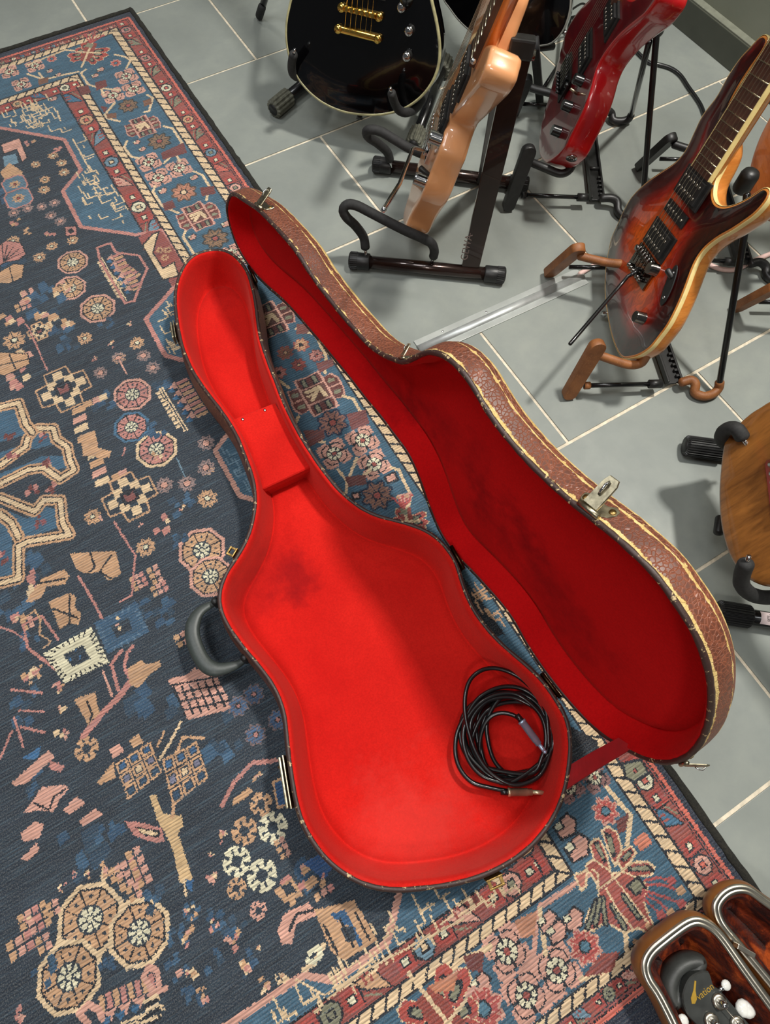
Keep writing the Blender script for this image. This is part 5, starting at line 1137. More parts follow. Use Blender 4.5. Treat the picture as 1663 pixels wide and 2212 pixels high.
re0 = Vector(R_.loc(1304, 8, .008)); re1 = Vector(R_.loc(1212, 170, .01)); rt = (re0-re1).normalized(); rt = (rt+Vector((0, .35))).normalized(); rc = Vector((rt.y, -rt.x))
def ra(u, v, d=.01): return R_.loc(u, v, d)
rcx = Vector(ra(1216, 166)); pickup(R_, ra(1256, 112), rc, .070, .032, rg, M['black_plastic']); pickup(R_, ra(1312, 28), rc, .070, .032, rg, M['black_plastic'])
floyd(R_, tuple(rcx), rc, rg, M['black_metal'], .086, .044)
for u, v in ((1247, 172), (1222, 228), (1199, 282)): k1 = R_.loc(u, v, .010); knob(R_, k1[0], k1[1], .0095, .017, rg, M['black_metal'])
k1 = R_.loc(1240, 200, .006); MB().tube([R_.w(k1[0], k1[1], 0), R_.w(k1[0], k1[1]+.004, .016)], [.003, .0022], 8).build('toggle', M['nickel'], rg)
neck(R_, tuple(Vector(ra(1322, -10, .008))), tuple(rt), .47, .055, .043, rg, M['maple'], M['rosewood'])
strings(R_, tuple(rcx), tuple(Vector(ra(1322, -10, .008))+rt*.47), 6, .016, .012, rg, M['string'], .052, .036)
o_, dn = edge_at(R_, P, (1227, 336), -.023)
jk = MB().tube([o_-dn*.001, o_+dn*.0012], .0105, 20).build('output_jack', M['chrome'], rg)
for rad, m_, dd in ((.0068, M['black_plastic'], .0016), (.0052, M['chrome'], .0024), (.0036, M['black_plastic'], .003)): MB().tube([o_, o_+dn*dd], rad, 18).build('jack_ring', m_, jk)
folding_stand('guitar_stand', 'black folding stand under the dark red guitar', M['black_plastic'], M['black_metal'],
    ((1098, 444, .012), (1142, 326, .125)), [(1146, 350, .10), (1175, 362, .10), (1210, 375, .095), (1232, 365, .105), (1245, 330, .13)], [(1126, 421, .030), (1270, 427, .026)],
    [(1300, 428, .022), (1320, 428, .024), (1333, 436, .02), (1335, 456, .012), (1350, 468, .010), (1372, 464, .011), (1384, 452, .02), (1388, 440, .03)], [(1388, 440, .03), (1404, 240, .17), (1419, 62, .29)],
    dict(foot=((1108, 243, .012), (1136, 174, .10)), arm=[(1148, 190, .10), (1165, 195, .10), (1185, 200, .10), (1200, 206, .10)], rod=[(1125, 224, .03), (1190, 228, .03)], elbow=[(1302, 241, .022), (1313, 240, .022), (1321, 246, .016), (1324, 259, .010), (1340, 262, .009), (1356, 258, .012), (1363, 249, .022)], strut=[(1363, 250, .022), (1385, 160, .20), (1402, 90, .27)]),
    ((1290, 430, .014), (1268, 245, .014)), (1421, 50, .29))

# ------------------------------------------------------------------ peach guitar with a chrome tremolo arm on a dark tube stand
K = Pose((885, 470), .12, 51, 16)
KB = [(875,491.5),(883,473),(891.5,455.6),(901,439),(911,422),(921,398),(930,372.6),(940,347),(949.6,323),(959,290),(969,259),(977,246),(985.6,236),(1000,219),(1012,205),(1023,192),(1034,178),(1044,158),(1052,137),(1056,118),(1062,101),(1060,94),(1053,93),(1045,97),(1040,104),(1035,112),(1034,100),(1042,78),(1052,50),(1064,15),(1078,-25),(1086,-60),(1080,-80),(1068,-75),(1055,-45),(1042,-5),(1030,32),(1020,62),(1010.5,92),(1000,112),(991,132),(980,150),(969,170),(958,193),(943,232),(928,276),(914,318),(903,350),(895,379),(886,408.6),(877,438),(869.5,466),(870,484)]
P = outline(K, KB, 260, 2)
pg = empty('electric_guitar', K.w(0, 0), 'peach-coloured electric guitar with chrome tremolo arm seen from its side on a dark tube stand', 'guitar')
peach = gloss('peach_lacquer', (226, 158, 106)); body_mesh(K, P, .046, [peach, peach, peach], pg, r=.006, back_r=.008)
kb = Vector(K.loc(922, 300, .01)); kt = Vector(K.loc(1066, 2, .01))-Vector(K.loc(1017, 120, .01)); kt = (kt.normalized()+Vector((0, .0))).normalized(); kc = Vector((kt.y, -kt.x))
neck(K, K.loc(1019, 120, .008), tuple(kt), .47, .048, .043, pg, plain('orange_maple', (212, 120, 30), .3, coat=.8, vary=.08, coatr=.05), M['rosewood'], z0=.002, zb=.010)
for (u, v), ring in (((1004, 152), True), ((981, 200), False), ((960, 245), True)): pickup(K, K.loc(u, v, .004), kc, .068, .034 if ring else .018, pg, M['black_plastic'], rows=2 if ring else 1, ring=ring)
MB().ball(K.w(*K.loc(1022, 132, .012), .012), .004, K.ax).build('switch_tip', M['chrome'], pg)
bdg = quadbox(K, rect(tuple(kb), kc, .082, .03), .005, pg, 'bridge', M['chrome'], 0)
for k in range(6):
    p = kb+kc*((k-2.5)*.0105); quadbox(K, rect(tuple(p+kt*.002), kc, .008, .020), .006, bdg, 'saddle', M['chrome'], .005)
    p2 = p+kt*.03; MB().tube([K.w(p.x, p.y, .012), K.w(p2.x, p2.y, .010)], .0016, 6).build('height_screw', M['chrome'], bdg)
strings(K, tuple(kb), tuple(Vector(K.loc(1019, 120, .008))+kt*.47), 6, .014, .012, pg, M['string'], .052, .036)
for u, v in ((938, 297), (905, 387)): k1 = K.loc(u, v, .012); knob(K, k1[0], k1[1], .0105, .020, pg, M['chrome'])
k1 = K.loc(912, 372, .012); MB().tube([K.w(k1[0], k1[1], 0), K.w(k1[0]-.004, k1[1]+.002, .016)], [.0035, .0055], 10, dome=True).build('switch_tip', M['black_plastic'], pg)
a0 = K.w(*K.loc(922, 327, .006), .006)
arm = spline([tuple(a0), tuple(K.w(*K.loc(905, 322, .028), .028)), tuple(K.w(*K.loc(893, 320, .044), .044)), tuple(K.w(*K.loc(888, 330, .05), .05))], 12, closed=False)
t1 = GP(863, 397, K.w(0, 0, .07), K.N); t2 = GP(829, 453, K.w(0, 0, .10), K.N)
MB().tube([Vector(x) for x in arm]+[Vector(arm[-1]).lerp(t1, .5), t1, t2], .0028, 10, dome=True).build('tremolo_arm', M['chrome'], pg)
# jack plate / strap button at the bottom
dn = (K.L*.3-K.U*.9+K.N*-.1).normalized(); o_ = GP(897, 502, K.w(0, 0, -.02), K.N)+dn*.003
jk = MB().tube([o_-dn*.001, o_+dn*.0012, o_+dn*.002], [.0125, .0125, .010], 20).build('output_jack', M['dark_chrome'], pg); MB().tube([o_, o_+dn*.005], .0055, 14).build('jack_ring', M['chrome'], jk)

gs = empty('guitar_stand', G(920, 590, 0), 'dark bronze tube stand with foam yokes and lettered upright under the peach guitar', 'guitar stand')
def floor_tube(a, b, parent, r=.0125):
    A, B = G(*a), G(*b); d = (B-A).normalized(); tb = MB().tube([A, B], r, 20).build('floor_tube', M['bronze_metal'], parent)
    for p, q in ((A, 1), (B, -1)):
        c_ = MB().tube([p-d*q*.012, p-d*q*.010, p+d*q*.026, p+d*q*.028], [.014, .0162, .0158, .0148], 24).build('end_cap', M['black_plastic'], tb)
        ribbed(p-d*q*.0125, p+d*q*.006, .0168, tb, M['black_plastic'], 'grip_ring', 26)
    return tb
floor_tube((768, 563, .0165), (1077, 594, .0165), gs); floor_tube((818, 356, .0165), (1128, 398, .0165), gs)
def yoke(L_, parent, r=.0088, n=60):
    p = [Vector(x) for x in spline([tuple(x) for x in T3(L_)], n, closed=False)]
    y = MB().tube(p, r, 14, dome=True).build('yoke', M['black_foam'], parent)
    for e, d in ((p[0], p[0]-p[1]), (p[-1], p[-1]-p[-2])): MB().tube([e, e+d.normalized()*.016], .003, 10).build('yoke_pin', M['chrome'], y)
    return y
yoke([(789, 535, .042), (785, 512, .058), (768, 488, .082), (749, 470, .105), (741, 454, .120), (750, 442, .130), (770, 444, .130), (800, 459, .122), (840, 480, .112), (880, 500, .102), (912, 514, .092), (932, 526, .078), (938, 542, .058), (936, 554, .044)], gs)
yoke([(842, 345, .040), (836, 328, .058), (815, 309, .085), (796, 296, .108), (791, 285, .124), (800, 280, .134), (822, 284, .134), (850, 300, .126), (880, 318, .116), (920, 336, .104), (950, 348, .094), (968, 360, .070), (972, 372, .045)], gs)
top = G(1121, 122, .385); bot = G(1014, 583, .018); bot2 = G(1046, 392, .018)
lat = Vector((math.cos(math.radians(-36)), math.sin(math.radians(-36)), 0))
def flatbar(a, b, wid, th, name, m):
    d = (b-a).normalized(); s_ = (lat-d*lat.dot(d)).normalized(); u = d.cross(s_)
    return MB().box((a+b)/2, ((b-a).length, wid, th), (d, s_, u), bev=.0012).build(name, m, gs), d, s_, u
up_, d, s_, u = flatbar(bot, top, .034, .012, 'upright', M['bronze_metal']); flatbar(bot2, G(1100, 112, .385), .030, .010, 'upright', M['bronze_metal'])
MB().tube([top-s_*.022+d*.004, top+s_*.022+d*.004], .007, 16).build('hinge_pin', M['chrome'], gs); MB().box(top+d*.012, (.026, .036, .022), (d, s_, u), bev=.003).build('hinge_block', M['black_plastic'], gs)
def text(s, size, o, xd, nd, m, parent, name='lettering', extr=.0002):
    cu = bpy.data.curves.new(name, 'FONT'); cu.body = s; cu.size = size; cu.extrude = extr; cu.align_x = 'CENTER'; cu.align_y = 'CENTER'
    ob = bpy.data.objects.new(name, cu); sc.collection.objects.link(ob); dg = bpy.context.evaluated_depsgraph_get(); me = bpy.data.meshes.new_from_object(ob.evaluated_get(dg))
    bpy.data.objects.remove(ob); xd = Vector(xd).normalized(); nd = Vector(nd); nd = (nd-xd*nd.dot(xd)).normalized(); yd = nd.cross(xd)
    mb = MB().add([Vector(o)+xd*v.co.x+yd*v.co.y+nd*v.co.z for v in me.vertices], [tuple(p.vertices) for p in me.polygons], smooth=False)
    return mb.build(name, m, parent)
un = u if u.dot(CAMP-top) > 0 else -u
pt = GP(1008, 535, bot+un*.0062, un); text('GEWA', .019, pt, d, un, plain('grey_print', (112, 96, 90), .5), up_)
pt = GP(1014, 506, bot+un*.0062, un); text('-', .016, pt, d, un, plain('grey_print_small', (96, 82, 78), .5), up_)
smooth_tube([(1092, 296, .12), (1094, 318, .12), (1086, 345, .11), (1075, 362, .10)], .0016, M['chrome'], 'latch_wire', gs, 14, 8)

# ------------------------------------------------------------------ black guitar with gold hardware on a tubular stand
B_ = Pose((785, 248), .085, 132, 20)
BB = [(785,250.5),(815,251),(845,246.5),(872,238),(898,222),(920,201),(938,174),(949,142),(952,108),(949,72),(943,38),(936,8),(930,-30),(938,-80),(955,-130),(950,-170),(915,-190),(880,-180),(860,-150),(845,-160),(800,-190),(740,-195),(680,-180),(640,-140),(630,-95),(634,-50),(628,-10),(618,35),(615,72),(619,110),(630,148),(648,180),(674,208),(706,230),(745,245)]
P = outline(B_, BB, 240, 2)
bg = empty('electric_guitar', B_.w(0, 0), 'glossy black electric guitar with gold bridge and aged cream binding, top centre-left', 'guitar')
blk = plain('black_lacquer', (3, 3, 4), .12, vary=.02, coat=.5, coatr=.03, spec=.35); body_mesh(B_, P, .050, [blk, blk, blk], bg, arch=.008, step=.012, r=.003)
binding_strip(B_, P, bg, plain('aged_binding', (170, 164, 122), .4, coat=.6, vary=.12, scale=90), .0045, .004)
bx = Vector(B_.loc(777, 27, .018)); tx = Vector(B_.loc(772, 74, .018)); st = (bx-tx).normalized(); st = (st+Vector((0, .6))).normalized(); sc_ = Vector((st.y, -st.x))
def lpbar(c, l, w_, h, name, z=.012):
    o_ = MB().tube([B_.w(*(Vector(c)-sc_*l/2), z), B_.w(*(Vector(c)+sc_*l/2), z)], w_/2, 16, flat=.7, up=B_.N, dome=True).build(name, M['gold'], bg)
    for sg in (-1, 1): p = Vector(c)+sc_*sg*l*.47; MB().tube([B_.w(p.x, p.y, .006), B_.w(p.x, p.y, z+h)], .0072, 18).build('stud', M['gold'], o_)
    return o_
tb = lpbar(tx, .084, .013, .006, 'tailpiece'); tm = lpbar(bx, .078, .011, .006, 'bridge')
for k in range(6): p = bx+sc_*((k-2.5)*.0103); MB().box(B_.w(p.x, p.y, .0175), (.006, .008, .005), B_.ax, bev=.0008).build('saddle', M['gold'], tm)
strings(B_, tuple(tx), tuple(bx+st*.42), 6, .019, .024, bg, M['gold'], .051, .040)
pickup(B_, tuple(bx+st*.045), sc_, .072, .034, bg, M['black_plastic'], z=.008); pickup(B_, tuple(bx+st*.13), sc_, .072, .034, bg, M['black_plastic'], z=.008)
for u, v in ((869, 15), (885, 66), (880, 121)): k1 = B_.loc(u, v, .014); knob(B_, k1[0], k1[1], .0085, .014, bg, M['black_plastic'], .006, top=None); MB().ball(B_.w(k1[0], k1[1], .021), .0088, B_.ax, (1, 1, .55)).build('knob_cap', M['chrome'], bg)
neck(B_, tuple(bx+st*.17), tuple(st), .44, .056, .043, bg, blk, M['rosewood'], z0=.006, zb=.013)
q = B_.loc(771, 251); MB().tube([B_.w(q[0], q[1]+.002, -.02), B_.w(q[0], q[1]-.010, -.02)], [.004, .007], 12).build('strap_button', M['black_metal'], bg)
ls = empty('guitar_stand', G(790, 200, 0), 'black tubular stand with ribbed rubber feet under the black guitar with gold hardware', 'guitar stand')
def leg(a, b, e1, e2, parent, r=.012, rf=.0192):
    A, B2 = G(*a), G(*b); lg = MB().tube([A, B2], r, 18).build('leg', M['black_metal'], parent)
    d = (B2-A).normalized()
    if e1: ribbed(A-d*.004, A+d*e1, rf, lg, M['rib_foam'], ribs=13)
    if e2: ribbed(B2+d*.004, B2-d*e2, rf, lg, M['rib_foam'], ribs=13)
    return lg
leg((592, 235, .0195), (760, 95, .0195), .052, 0, ls); leg((893, 312, .0195), (962, 132, .0195), .044, .040, ls)
yoke([(634, 118, .175), (630, 138, .150), (632, 158, .128), (645, 166, .115), (668, 160, .10), (690, 140, .08)], ls, .0085, 30); yoke([(846, 202, .165), (852, 222, .140), (862, 238, .120), (878, 243, .108), (898, 234, .095), (912, 215, .08), (918, 200, .06)], ls, .0085, 30)
MB().tube([G(760, 95, .0195), G(870, 60, .03), G(962, 132, .0195)], .010, 14).build('cross_tube', M['black_metal'], ls); MB().tube([G(870, 62, .03), G(885, -60, .42)], .012, 14).build('upright', M['black_metal'], ls)

# ------------------------------------------------------------------ second black guitar behind, mostly hidden
D_ = Pose((1100, 112), .10, 128, 20)
DB = [(1100,112),(1135,108),(1165,101),(1190,96),(1214,72),(1228,40),(1234,5),(1232,-40),(1220,-85),(1210,-120),(1225,-160),(1215,-190),(1170,-195),(1120,-190),(1060,-195),(1010,-180),(985,-150),(978,-110),(975,-70),(962,-30),(956,0),(966,14),(988,44),(1011,66),(1040,92),(1070,108)]
P = outline(D_, DB, 160, 2)
dg_ = empty('electric_guitar', D_.w(0, 0), 'plain black electric guitar mostly hidden behind the peach guitar at the top edge', 'guitar')
body_mesh(D_, P, .045, [blk, blk, blk], dg_, arch=.006, step=.02); binding_strip(D_, P, dg_, plain('grey_binding', (120, 120, 112), .4, coat=.5), .003, .003)
q = D_.loc(1216, 69); MB().tube([D_.w(q[0]-.002, q[1], -.01), D_.w(q[0]+.008, q[1]-.004, -.01)], [.004, .006], 12).build('strap_button', M['chrome'], dg_)
neck(D_, D_.loc(1110, -150, .006), (0, 1), .45, .056, .043, dg_, blk, M['rosewood'])
hs = empty('guitar_stand', G(1160, 210, 0), 'black padded stand post between the peach and dark red guitars', 'guitar stand')
slab(G(1166, 214, .012), G(1155, 96, .20), .026, .016, (-.6, -.8, 0), M['black_foam'], 'foot', hs, 1.0); MB().tube([G(1168, 200, .05), G(1225, 110, .05)], .0045, 10).build('rod', M['black_metal'], hs); MB().tube([G(1150, 105, .1), G(1195, 100, .1)], .007, 12, dome=True).build('cradle_arm', M['black_plastic'], hs)
MB().tube([G(1225, 110, .05), G(1230, 40, .05), G(1275, 30, .05)], .0045, 10).build('rod', M['black_metal'], hs)
leg3 = MB().tube([G(562, 30, .012), G(590, -60, .12)], .008, 12, dome=True)
os_ = empty('guitar_stand', G(560, 32, 0), 'single black stand leg tip at the top edge, left of the gold-bridged black guitar', 'guitar stand'); leg3.build('leg', M['black_metal'], os_); MB().tube([G(560, 34, .009), G(566, 15, .035)], .0095, 12, dome=True).build('rubber_foot', M['black_foam'], os_)
MB().tube([G(590, -60, .12), G(640, -110, .3)], .008, 12, dome=True).build('leg', M['black_metal'], os_)

# ------------------------------------------------------------------ walnut-brown guitar at the right edge
W_ = Pose((1610, 1225), .13, 60, 24)
WB = [(1562,950),(1554,1000),(1550,1050),(1550.5,1100),(1555,1140),(1562,1170),(1570,1195),(1585,1222),(1602,1243),(1625,1258),(1650,1266),(1690,1268),(1740,1262),(1790,1235),(1830,1215),(1880,1212),(1930,1190),(1940,1160),(1915,1140),(1880,1125),(1860,1080),(1860,1020),(1890,960),(1900,900),(1870,860),(1810,850),(1760,862),(1710,862),(1663,864),(1643,876),(1620,890),(1595,912),(1575,932)]
P = outline(W_, WB, 200, 2)
wg = empty('electric_guitar', W_.w(0, 0), 'glossy walnut-brown electric guitar cut by the right edge of the picture', 'guitar')
wt = wood('walnut_top', (92, 54, 22), (168, 108, 48), (8, 46, 8), rot=(0, 0, .35)); body_mesh(W_, P, .045, [wt, wt, wt], wg, r=.006, step=.02)
q = Vector(W_.loc(1672, 1075, .004)); bp_ = quadbox(W_, [W_.loc(*p_, .004) for p_ in ((1655, 993), (1652, 1003), (1668, 1135), (1740, 1120), (1725, 980))], .0045, wg, 'bridge_plate', M['chrome'], 0)
for k in range(6):
    a = Vector(W_.loc(1662+k*2.2, 1004+k*20, .008)); MB().tube([W_.w(a.x, a.y, .008), W_.w(*W_.loc(1700, 998+k*18, .008), .008)], .004, 10).build('saddle', M['chrome'], bp_)
neck(W_, W_.loc(1900, 1060, .006), (.25, .97), .45, .056, .043, wg, M['maple'], M['rosewood'])
wsd = empty('guitar_stand', G(1600, 1150, 0), 'black tubular stand with ribbed rubber feet and a pale sticker under the walnut-brown guitar', 'guitar stand')
def leg2(a, b, e1, parent):
    A, B2 = G(*a), G(*b); lg = MB().tube([A, B2], .0125, 18).build('leg', M['black_metal'], parent); d = (B2-A).normalized(); ribbed(A-d*.004, A+d*e1, .0185, lg, M['black_plastic'], ribs=26); return lg
leg2((1484, 963, .0195), (1760, 1000, .0195), .062, wsd); lg = leg2((1556, 1322, .0195), (1860, 1372, .0195), .045, wsd)
yoke([(1603, 944, .175), (1592, 928, .178), (1577, 925, .170), (1562, 934, .155), (1560, 950, .135), (1580, 962, .115), (1610, 965, .10)], wsd, .0105, 34); yoke([(1611, 1218, .185), (1603, 1240, .165), (1602, 1262, .145), (1618, 1281, .125), (1645, 1290, .112), (1680, 1290, .105)], wsd, .0105, 34)
MB().tube([G(1760, 1000, .0195), G(1860, 1372, .0195)], .010, 14).build('cross_tube', M['black_metal'], wsd); MB().tube([G(1556, 1120, .05), G(1552, 1150, .05)], .008, 12, dome=True).build('lock_knob', M['black_plastic'], wsd)
A, B2 = G(1556, 1322, .0195), G(1860, 1372, .0195); d = (B2-A).normalized(); s_ = Vector((d.y, -d.x, 0)); mb = MB(); st_ = plain('sticker', (214, 196, 196), .6, vary=.04)
ps_ = (G(1650, 1335, .03)-A).dot(d); vs = []
for l in (ps_-.005, ps_+.05):
    for k in range(7): an = math.radians(50+k*16); vs.append(A+d*l-s_*math.cos(an)*.0128+Vector((0, 0, 1))*math.sin(an)*.0128)
stk = mb.add(vs, [(k, k+1, k+8, k+7) for k in range(6)]).build('sticker', st_, lg)
side_ = -s_ if (-s_).dot(CAMP-A) > 0 else s_
for i, (w1_, sz) in enumerate((('GUITARRE', .0042), ('ELECTRIC', .0048), ('GUITAR STAND', .003), ('Collection', .003))):
    an = math.radians(112-i*14); nd = Vector((0, 0, 1))*math.sin(an)-s_*math.cos(an); text(w1_, sz, A+d*(ps_+.014)+nd*.0131, d, nd, M['black_plastic'], stk, extr=.00005)

# ------------------------------------------------------------------ amber guitar behind the sunburst one, its stand, and the foot at the right edge
O_ = Pose((1640, 500), .12, 55, 16)
OB = [(1600,480),(1640,500),(1690,470),(1710,420),(1730,370),(1780,330),(1800,280),(1760,270),(1720,300),(1690,290),(1680,250),(1690,200),(1670,190),(1650,215),(1640,250),(1622,285),(1605,320),(1588,370),(1580,420),(1584,460)]
P = outline(O_, [(u+32, v-20) for u, v in OB], 140, 2)
og = empty('electric_guitar', O_.w(0, 0), 'amber-coloured electric guitar peeping out behind the sunburst guitar at the right edge', 'guitar')
am = wood('amber_top', (178, 88, 32), (208, 116, 50), (14, 14, 70)); body_mesh(O_, P, .044, [am, am, am], og, r=.005, step=.02)
neck(O_, O_.loc(1722, 290, .006), (0, 1), .45, .056, .043, og, M['maple'], M['rosewood'])
folding_stand('guitar_stand', 'black folding stand behind the sunburst guitar, its elbow at the right edge', M['black_plastic'], M['black_metal'],
    ((1405, 640, .012), (1450, 545, .10)), [(1455, 560, .09), (1500, 560, .09), (1540, 545, .10)], [(1440, 556, .026), (1588, 566, .026)], [(1622, 570, .022), (1640, 566, .024), (1654, 576, .018), (1656, 594, .011), (1672, 606, .010), (1692, 600, .012), (1700, 585, .024)], [(1700, 585, .024), (1720, 420, .2)],
    dict(foot=((1384, 358, .012), (1448, 300, .10)), arm=[(1456, 312, .09), (1480, 320, .09), (1500, 324, .09)], rod=[(1425, 343, .03), (1500, 345, .03)]), ((1608, 568, .020), (1556, 400, .020)), (1611, 392, .24))
fs_ = empty('guitar_stand', G(1600, 668, 0), 'cork-coloured stand foot cut off by the right edge, beyond the sunburst guitar', 'guitar stand')
slab(G(1592, 664, .012), G(1672, 622, .10), .024, .015, (G(1592, 664, 0)-G(1700, 660, 0)).normalized(), M['cork'], 'foot', fs_, .9); MB().tube([G(1640, 652, .03), G(1760, 655, .03)], .0042, 10).build('rod', M['black_metal'], fs_)
MB().tube([G(1680, 632, .09), G(1740, 640, .09)], .0075, 12, dome=True).build('cradle_arm', M['cork'], fs_)

# ------------------------------------------------------------------ floor cover strip and cables
cv = empty('cable_cover', G(1070, 670, 0), 'pale aluminium cable cover strip taped flat on the tiles beside the case lid', 'cable cover')
A, B2 = G(905, 755, .001), G(1258, 596, .001); d = (B2-A).normalized(); s_ = Vector((-d.y, d.x, 0)); up = Vector((0, 0, 1)); ax = (d, s_, up)
al = plain('brushed_aluminium', (196, 200, 198), .38, metal=.55, vary=.08, scale=30)
hw = .021
cvb = MB().box((A+B2)/2+up*.0002, ((B2-A).length, hw*2, .0018), ax, bev=.0005).build('base_strip', plain('matt_strip', (172, 176, 172), .42, metal=.3, vary=.05, scale=20), cv)
vs = []; n_ = 9
for l in (0, (B2-A).length):
    for k in range(n_): a = math.pi*k/(n_-1); vs.append(A+d*l+s_*math.cos(a)*.0085+up*(.001+math.sin(a)*.0052))
MB().add(vs, [(k, k+1, n_+k+1, n_+k) for k in range(n_-1)]+[tuple(range(n_)), tuple(n_+k for k in range(n_))[::-1]]).build('channel_rib', al, cv)
for k in (.16, .42): MB().ball(A.lerp(B2, k)+s_*.014+up*.0012, .0022, sc3=(1, 1, .4)).build('screw', M['chrome'], cv)
def cable(name, label, L_, r, m, n=60):
    p = [Vector(x) for x in spline([tuple(x) for x in T3(L_)], n, closed=False)]; o = MB().tube(p, r, 10, dome=True).build(name, m, None, origin=p[0]); props(o, label, 'cable'); return o
cable('power_cable', 'black cable snaking over the tiles toward the wall, behind the dark red guitar', [(1366, 100, .005), (1380, 116, .005), (1402, 135, .005), (1425, 140, .005), (1450, 148, .005), (1470, 163, .005), (1487, 188, .005), (1503, 210, .005), (1514, 228, .005), (1520, 244, .005), (1530, 275, .005), (1550, 330, .005)], .0042, M['cable'])
cable('pale_cable', 'pale pink cable on the floor running behind the sunburst guitar', [(1252, 592, .0045), (1285, 573, .0045), (1330, 562, .0045), (1400, 560, .0045), (1470, 562, .0045), (1525, 570, .0045), (1555, 581, .0045), (1590, 582, .0045), (1630, 562, .0045), (1665, 548, .0045), (1710, 530, .0045)], .0048, plain('pale_cable_skin', (224, 190, 182), .45, vary=.04))
cable('thin_wire', 'thin black wire along the wall behind the dark red guitar stand', [(1236, 20, .05), (1260, 8, .04), (1275, 30, .02), (1290, 60, .006)], .0025, M['cable'], 20)

# ------------------------------------------------------------------ small brown case at the lower right with a headstock inside
HC = .075
SC = [(1480,2280),(1448.8,2212),(1417.7,2151),(1398,2122),(1388.6,2093),(1392.4,2069.8),(1406,2048),(1433,2025),(1460.4,2003.7),(1483.7,1988),(1505,1982),(1526,1988),(1549.7,2003.7),(1573,2031),(1612,2087),(1663,2157),(1740,2262),(1830,2400),(1760,2500),(1620,2480),(1540,2400)]
Sw = smooth2(spline([G(u, v, HC)[:2] for u, v in SC], 200), 2)
scs = empty('guitar_case', G(1560, 2150, .0), 'small brown leather case with silver rim and rust plush, open at the lower right corner', 'guitar case')
tanl = NT('brown_leather'); tv = tanl.noise(tanl.map(), 260, 4, .6); tanl.col(tanl.ramp(tanl.noise(tanl.map(), 12, 4), [(.3, (104, 62, 26)), (.7, (132, 82, 36))])).set(rough=.42, coat=.1); tanl.bump(tv, .35, .0008)
def plush():
    n = NT('rust_plush'); v = n.map(); a = n.noise(v, 26, 5, .65, .8); b = n.noise(v, 300, 3)
    n.col(n.mix(n.vramp(b, [(.3, .3), (.6, 0)]), n.ramp(a, [(.42, (48, 13, 8)), (.55, (104, 36, 12)), (.68, (160, 70, 26))]), (40, 10, 6))).set(rough=.95, sheen=.04, spec=.1); n.bump(n.math('ADD', a, b), .5, .003); return n.m
pm = plush(); silver = plain('aluminium_rim', (196, 190, 176), .3, metal=1, vary=.06)
def small_shell(P2, z0, zdir, depth, name, parent, flare=.012):
    n = len(P2); Nn = inward(P2)
    def mk(prof, nm, m, bulge=0, fillit=True):
        vs = [Vector((q[0], q[1], z0-zdir*dp)) for ins, dp in prof for q in smooth2(P2+Nn*ins, int(max(0, ins)*300))]
        fs = [(i*n+j, i*n+(j+1) % n, (i+1)*n+(j+1) % n, (i+1)*n+j) for i in range(len(prof)-1) for j in range(n)]; mb = MB().add(vs, fs)
        if fillit:
            Q = smooth2(P2+Nn*prof[-1][0], int(max(0, prof[-1][0])*300)); q, f, d_ = fill(Q, .03); mb.add([Vector((a[0], a[1], z0-zdir*prof[-1][1])) for a in q], f)
        o = mb.build(nm, m, parent); bm = bmesh.new(); bm.from_mesh(o.data); bmesh.ops.remove_doubles(bm, verts=bm.verts[:], dist=2e-5); bmesh.ops.recalc_face_normals(bm, faces=bm.faces[:]); bm.to_mesh(o.data); bm.free(); return o
    mk([(.001, .002), (-.003, .007), (-.005, depth*.25), (-.002, depth*.5), (.007, depth*.78), (.018, depth*.94), (.034, depth)], name+'_shell', tanl.m)
    mk([(.009, .002), (.012, .004), (.016, .014), (.020, .03), (.026, depth-.02), (.04, depth-.012)], name+'_lining', pm)
    mk([(-.001, .006), (-.0015, .001), (-.0008, -.0004), (.0038, -.0007), (.0042, -.0001), (.0046, -.0007), (.0088, -.0003), (.0095, .004)], name+'_rim', silver, fillit=False)
small_shell(Sw, HC, 1, HC-.0065, 'bottom', scs)
SL = [(1542,1961),(1545.9,1945.5),(1559.5,1928),(1579,1916),(1602,1912.4),(1623.6,1918),(1650.7,1937.7),(1700,1975),(1800,2070),(1900,2180),(1960,2300),(1900,2400),(1820,2330),(1740,2225),(1668,2138),(1631,2093),(1592.5,2046.4),(1557.5,2003.7),(1546,1980)]
HL = .060
Lw2 = smooth2(spline([G(u, v, HL)[:2] for u, v in SL], 200), 2)
small_shell(Lw2, HL, 1, HL-.0065, 'lid', scs, .010)
g = G(1607, 2052, .07); MB().box(g, (.022, .006, .012), (Vector((.5, -.86, 0)), Vector((.86, .5, 0)), Vector((0, 0, 1))), bev=.001).build('hinge', silver, scs)
# foam neck rest and the headstock inside
hg_ = empty('guitar_headstock', G(1540, 2150, .02), 'dark grey guitar headstock with gold script and pearl tuners lying in the small brown case', 'guitar')
def disc(cpts, z, h, m, name, parent, bev=.002, n=60): 
    q = spline([G(u, v, z)[:2] for u, v in cpts], n); return MB().prism([Vector((a[0], a[1], z-h)) for a in q], (0, 0, 1), h, bev=bev, smooth=False).build(name, m, parent)
grey = plain('charcoal_leather', (58, 60, 58), .5, vary=.12, scale=60, bump=.3)
nr = smooth2(spline([G(u, v, .044)[:2] for u, v in ((1440,2160),(1436,2128),(1446,2098),(1462,2078),(1485,2065),(1512,2062),(1530,2070),(1534,2092),(1520,2120),(1500,2150),(1480,2180),(1460,2190))], 80), 3)
Nn = inward(nr); vs = []
for ins, z in ((0, .012), (0, .034), (.003, .042), (.008, .046), (.014, .044), (.018, .036), (.02, .02)): vs += [Vector((q[0], q[1], z)) for q in nr+Nn*ins]
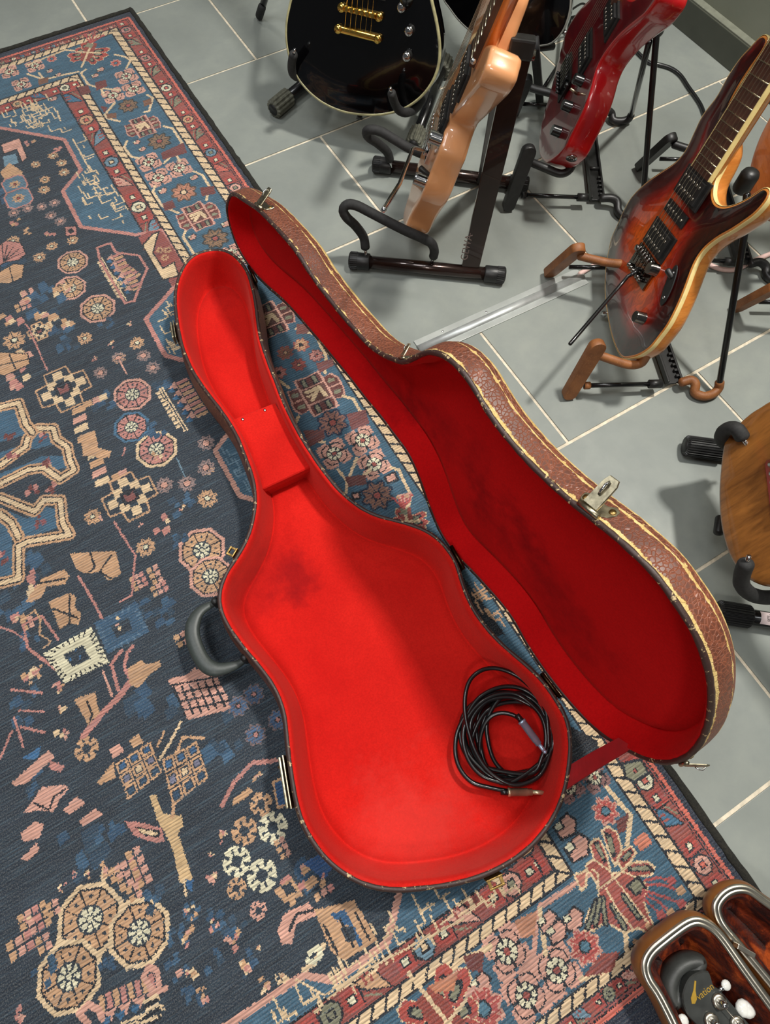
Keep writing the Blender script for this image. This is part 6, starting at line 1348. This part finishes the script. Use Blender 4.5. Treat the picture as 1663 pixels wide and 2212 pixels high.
MB().add(vs, [(i*80+j, i*80+(j+1) % 80, (i+1)*80+(j+1) % 80, (i+1)*80+j) for i in range(6) for j in range(80)]+[tuple(range(80)), tuple(480+j for j in range(80))[::-1]]).build('neck_rest', grey, scs)
disc([(1474,2158),(1480,2130),(1492,2110),(1510,2100),(1529,2098),(1535,2112),(1540,2128),(1556,2140),(1572,2158),(1590,2180),(1612,2205),(1680,2290),(1640,2330),(1560,2270),(1505,2215),(1484,2190)], .052, .014, plain('headstock_veneer', (50, 52, 50), .4, vary=.15, scale=60, coat=.3), 'headstock', hg_, .0015)
gold_print = plain('gold_script', (214, 172, 70), .35, metal=.6, vary=.05)
zz = .0523
quad = [(1500,2118),(1503.5,2119),(1502,2140),(1505,2158),(1501,2168),(1494,2168),(1492,2156),(1497,2140)]
MB().prism([G(u, v, zz) for u, v in quad], (0, 0, 1), .0003).build('script_initial', gold_print, hg_)
q0, q1 = G(1506, 2156, zz), G(1540, 2128, zz); xd = (q1-q0).normalized(); text('vation', (q1-q0).length*.40, (q0+q1)/2+Vector((0, 0, .0001)), xd, (0, 0, 1), gold_print, hg_, 'script_lettering', .0001)
for u, v in ((1553, 2163), (1536, 2205), (1592, 2212), (1580, 2250)):
    g = G(u, v, .053); p = MB().tube([g, g+Vector((0, 0, .002)), g+Vector((0, 0, .003))], [.0085, .0085, .006], 20).build('tuner_bushing', silver, hg_); MB().tube([g, g+Vector((0, 0, .014))], [.0042, .0036], 14, dome=True).build('tuner_post', M['chrome'], p)
for a, b, c_ in (((1568, 2128), (1548, 2142), .006), ((1606, 2178), (1592, 2162), .010), ((1475, 2205), (1490, 2208), .007), ((1614, 2180), (1600, 2195), .010)):
    A, B2 = G(*a, .050), G(*b, .047); MB().tube([B2, A], [.003, .003], 10).build('tuner_shaft', M['chrome'], hg_); MB().ball(A, c_, sc3=(1, 1, .6)).build('tuner_button', plain('pearl', (230, 228, 222), .15, coat=.8), hg_)
strings_ = [((1553, 2163), (1700, 2330)), ((1536, 2205), (1690, 2335))]
for a, b in strings_: MB().tube([G(*a, .062), G(*b, .06)], .0005, 5).build('string', M['string'], hg_)
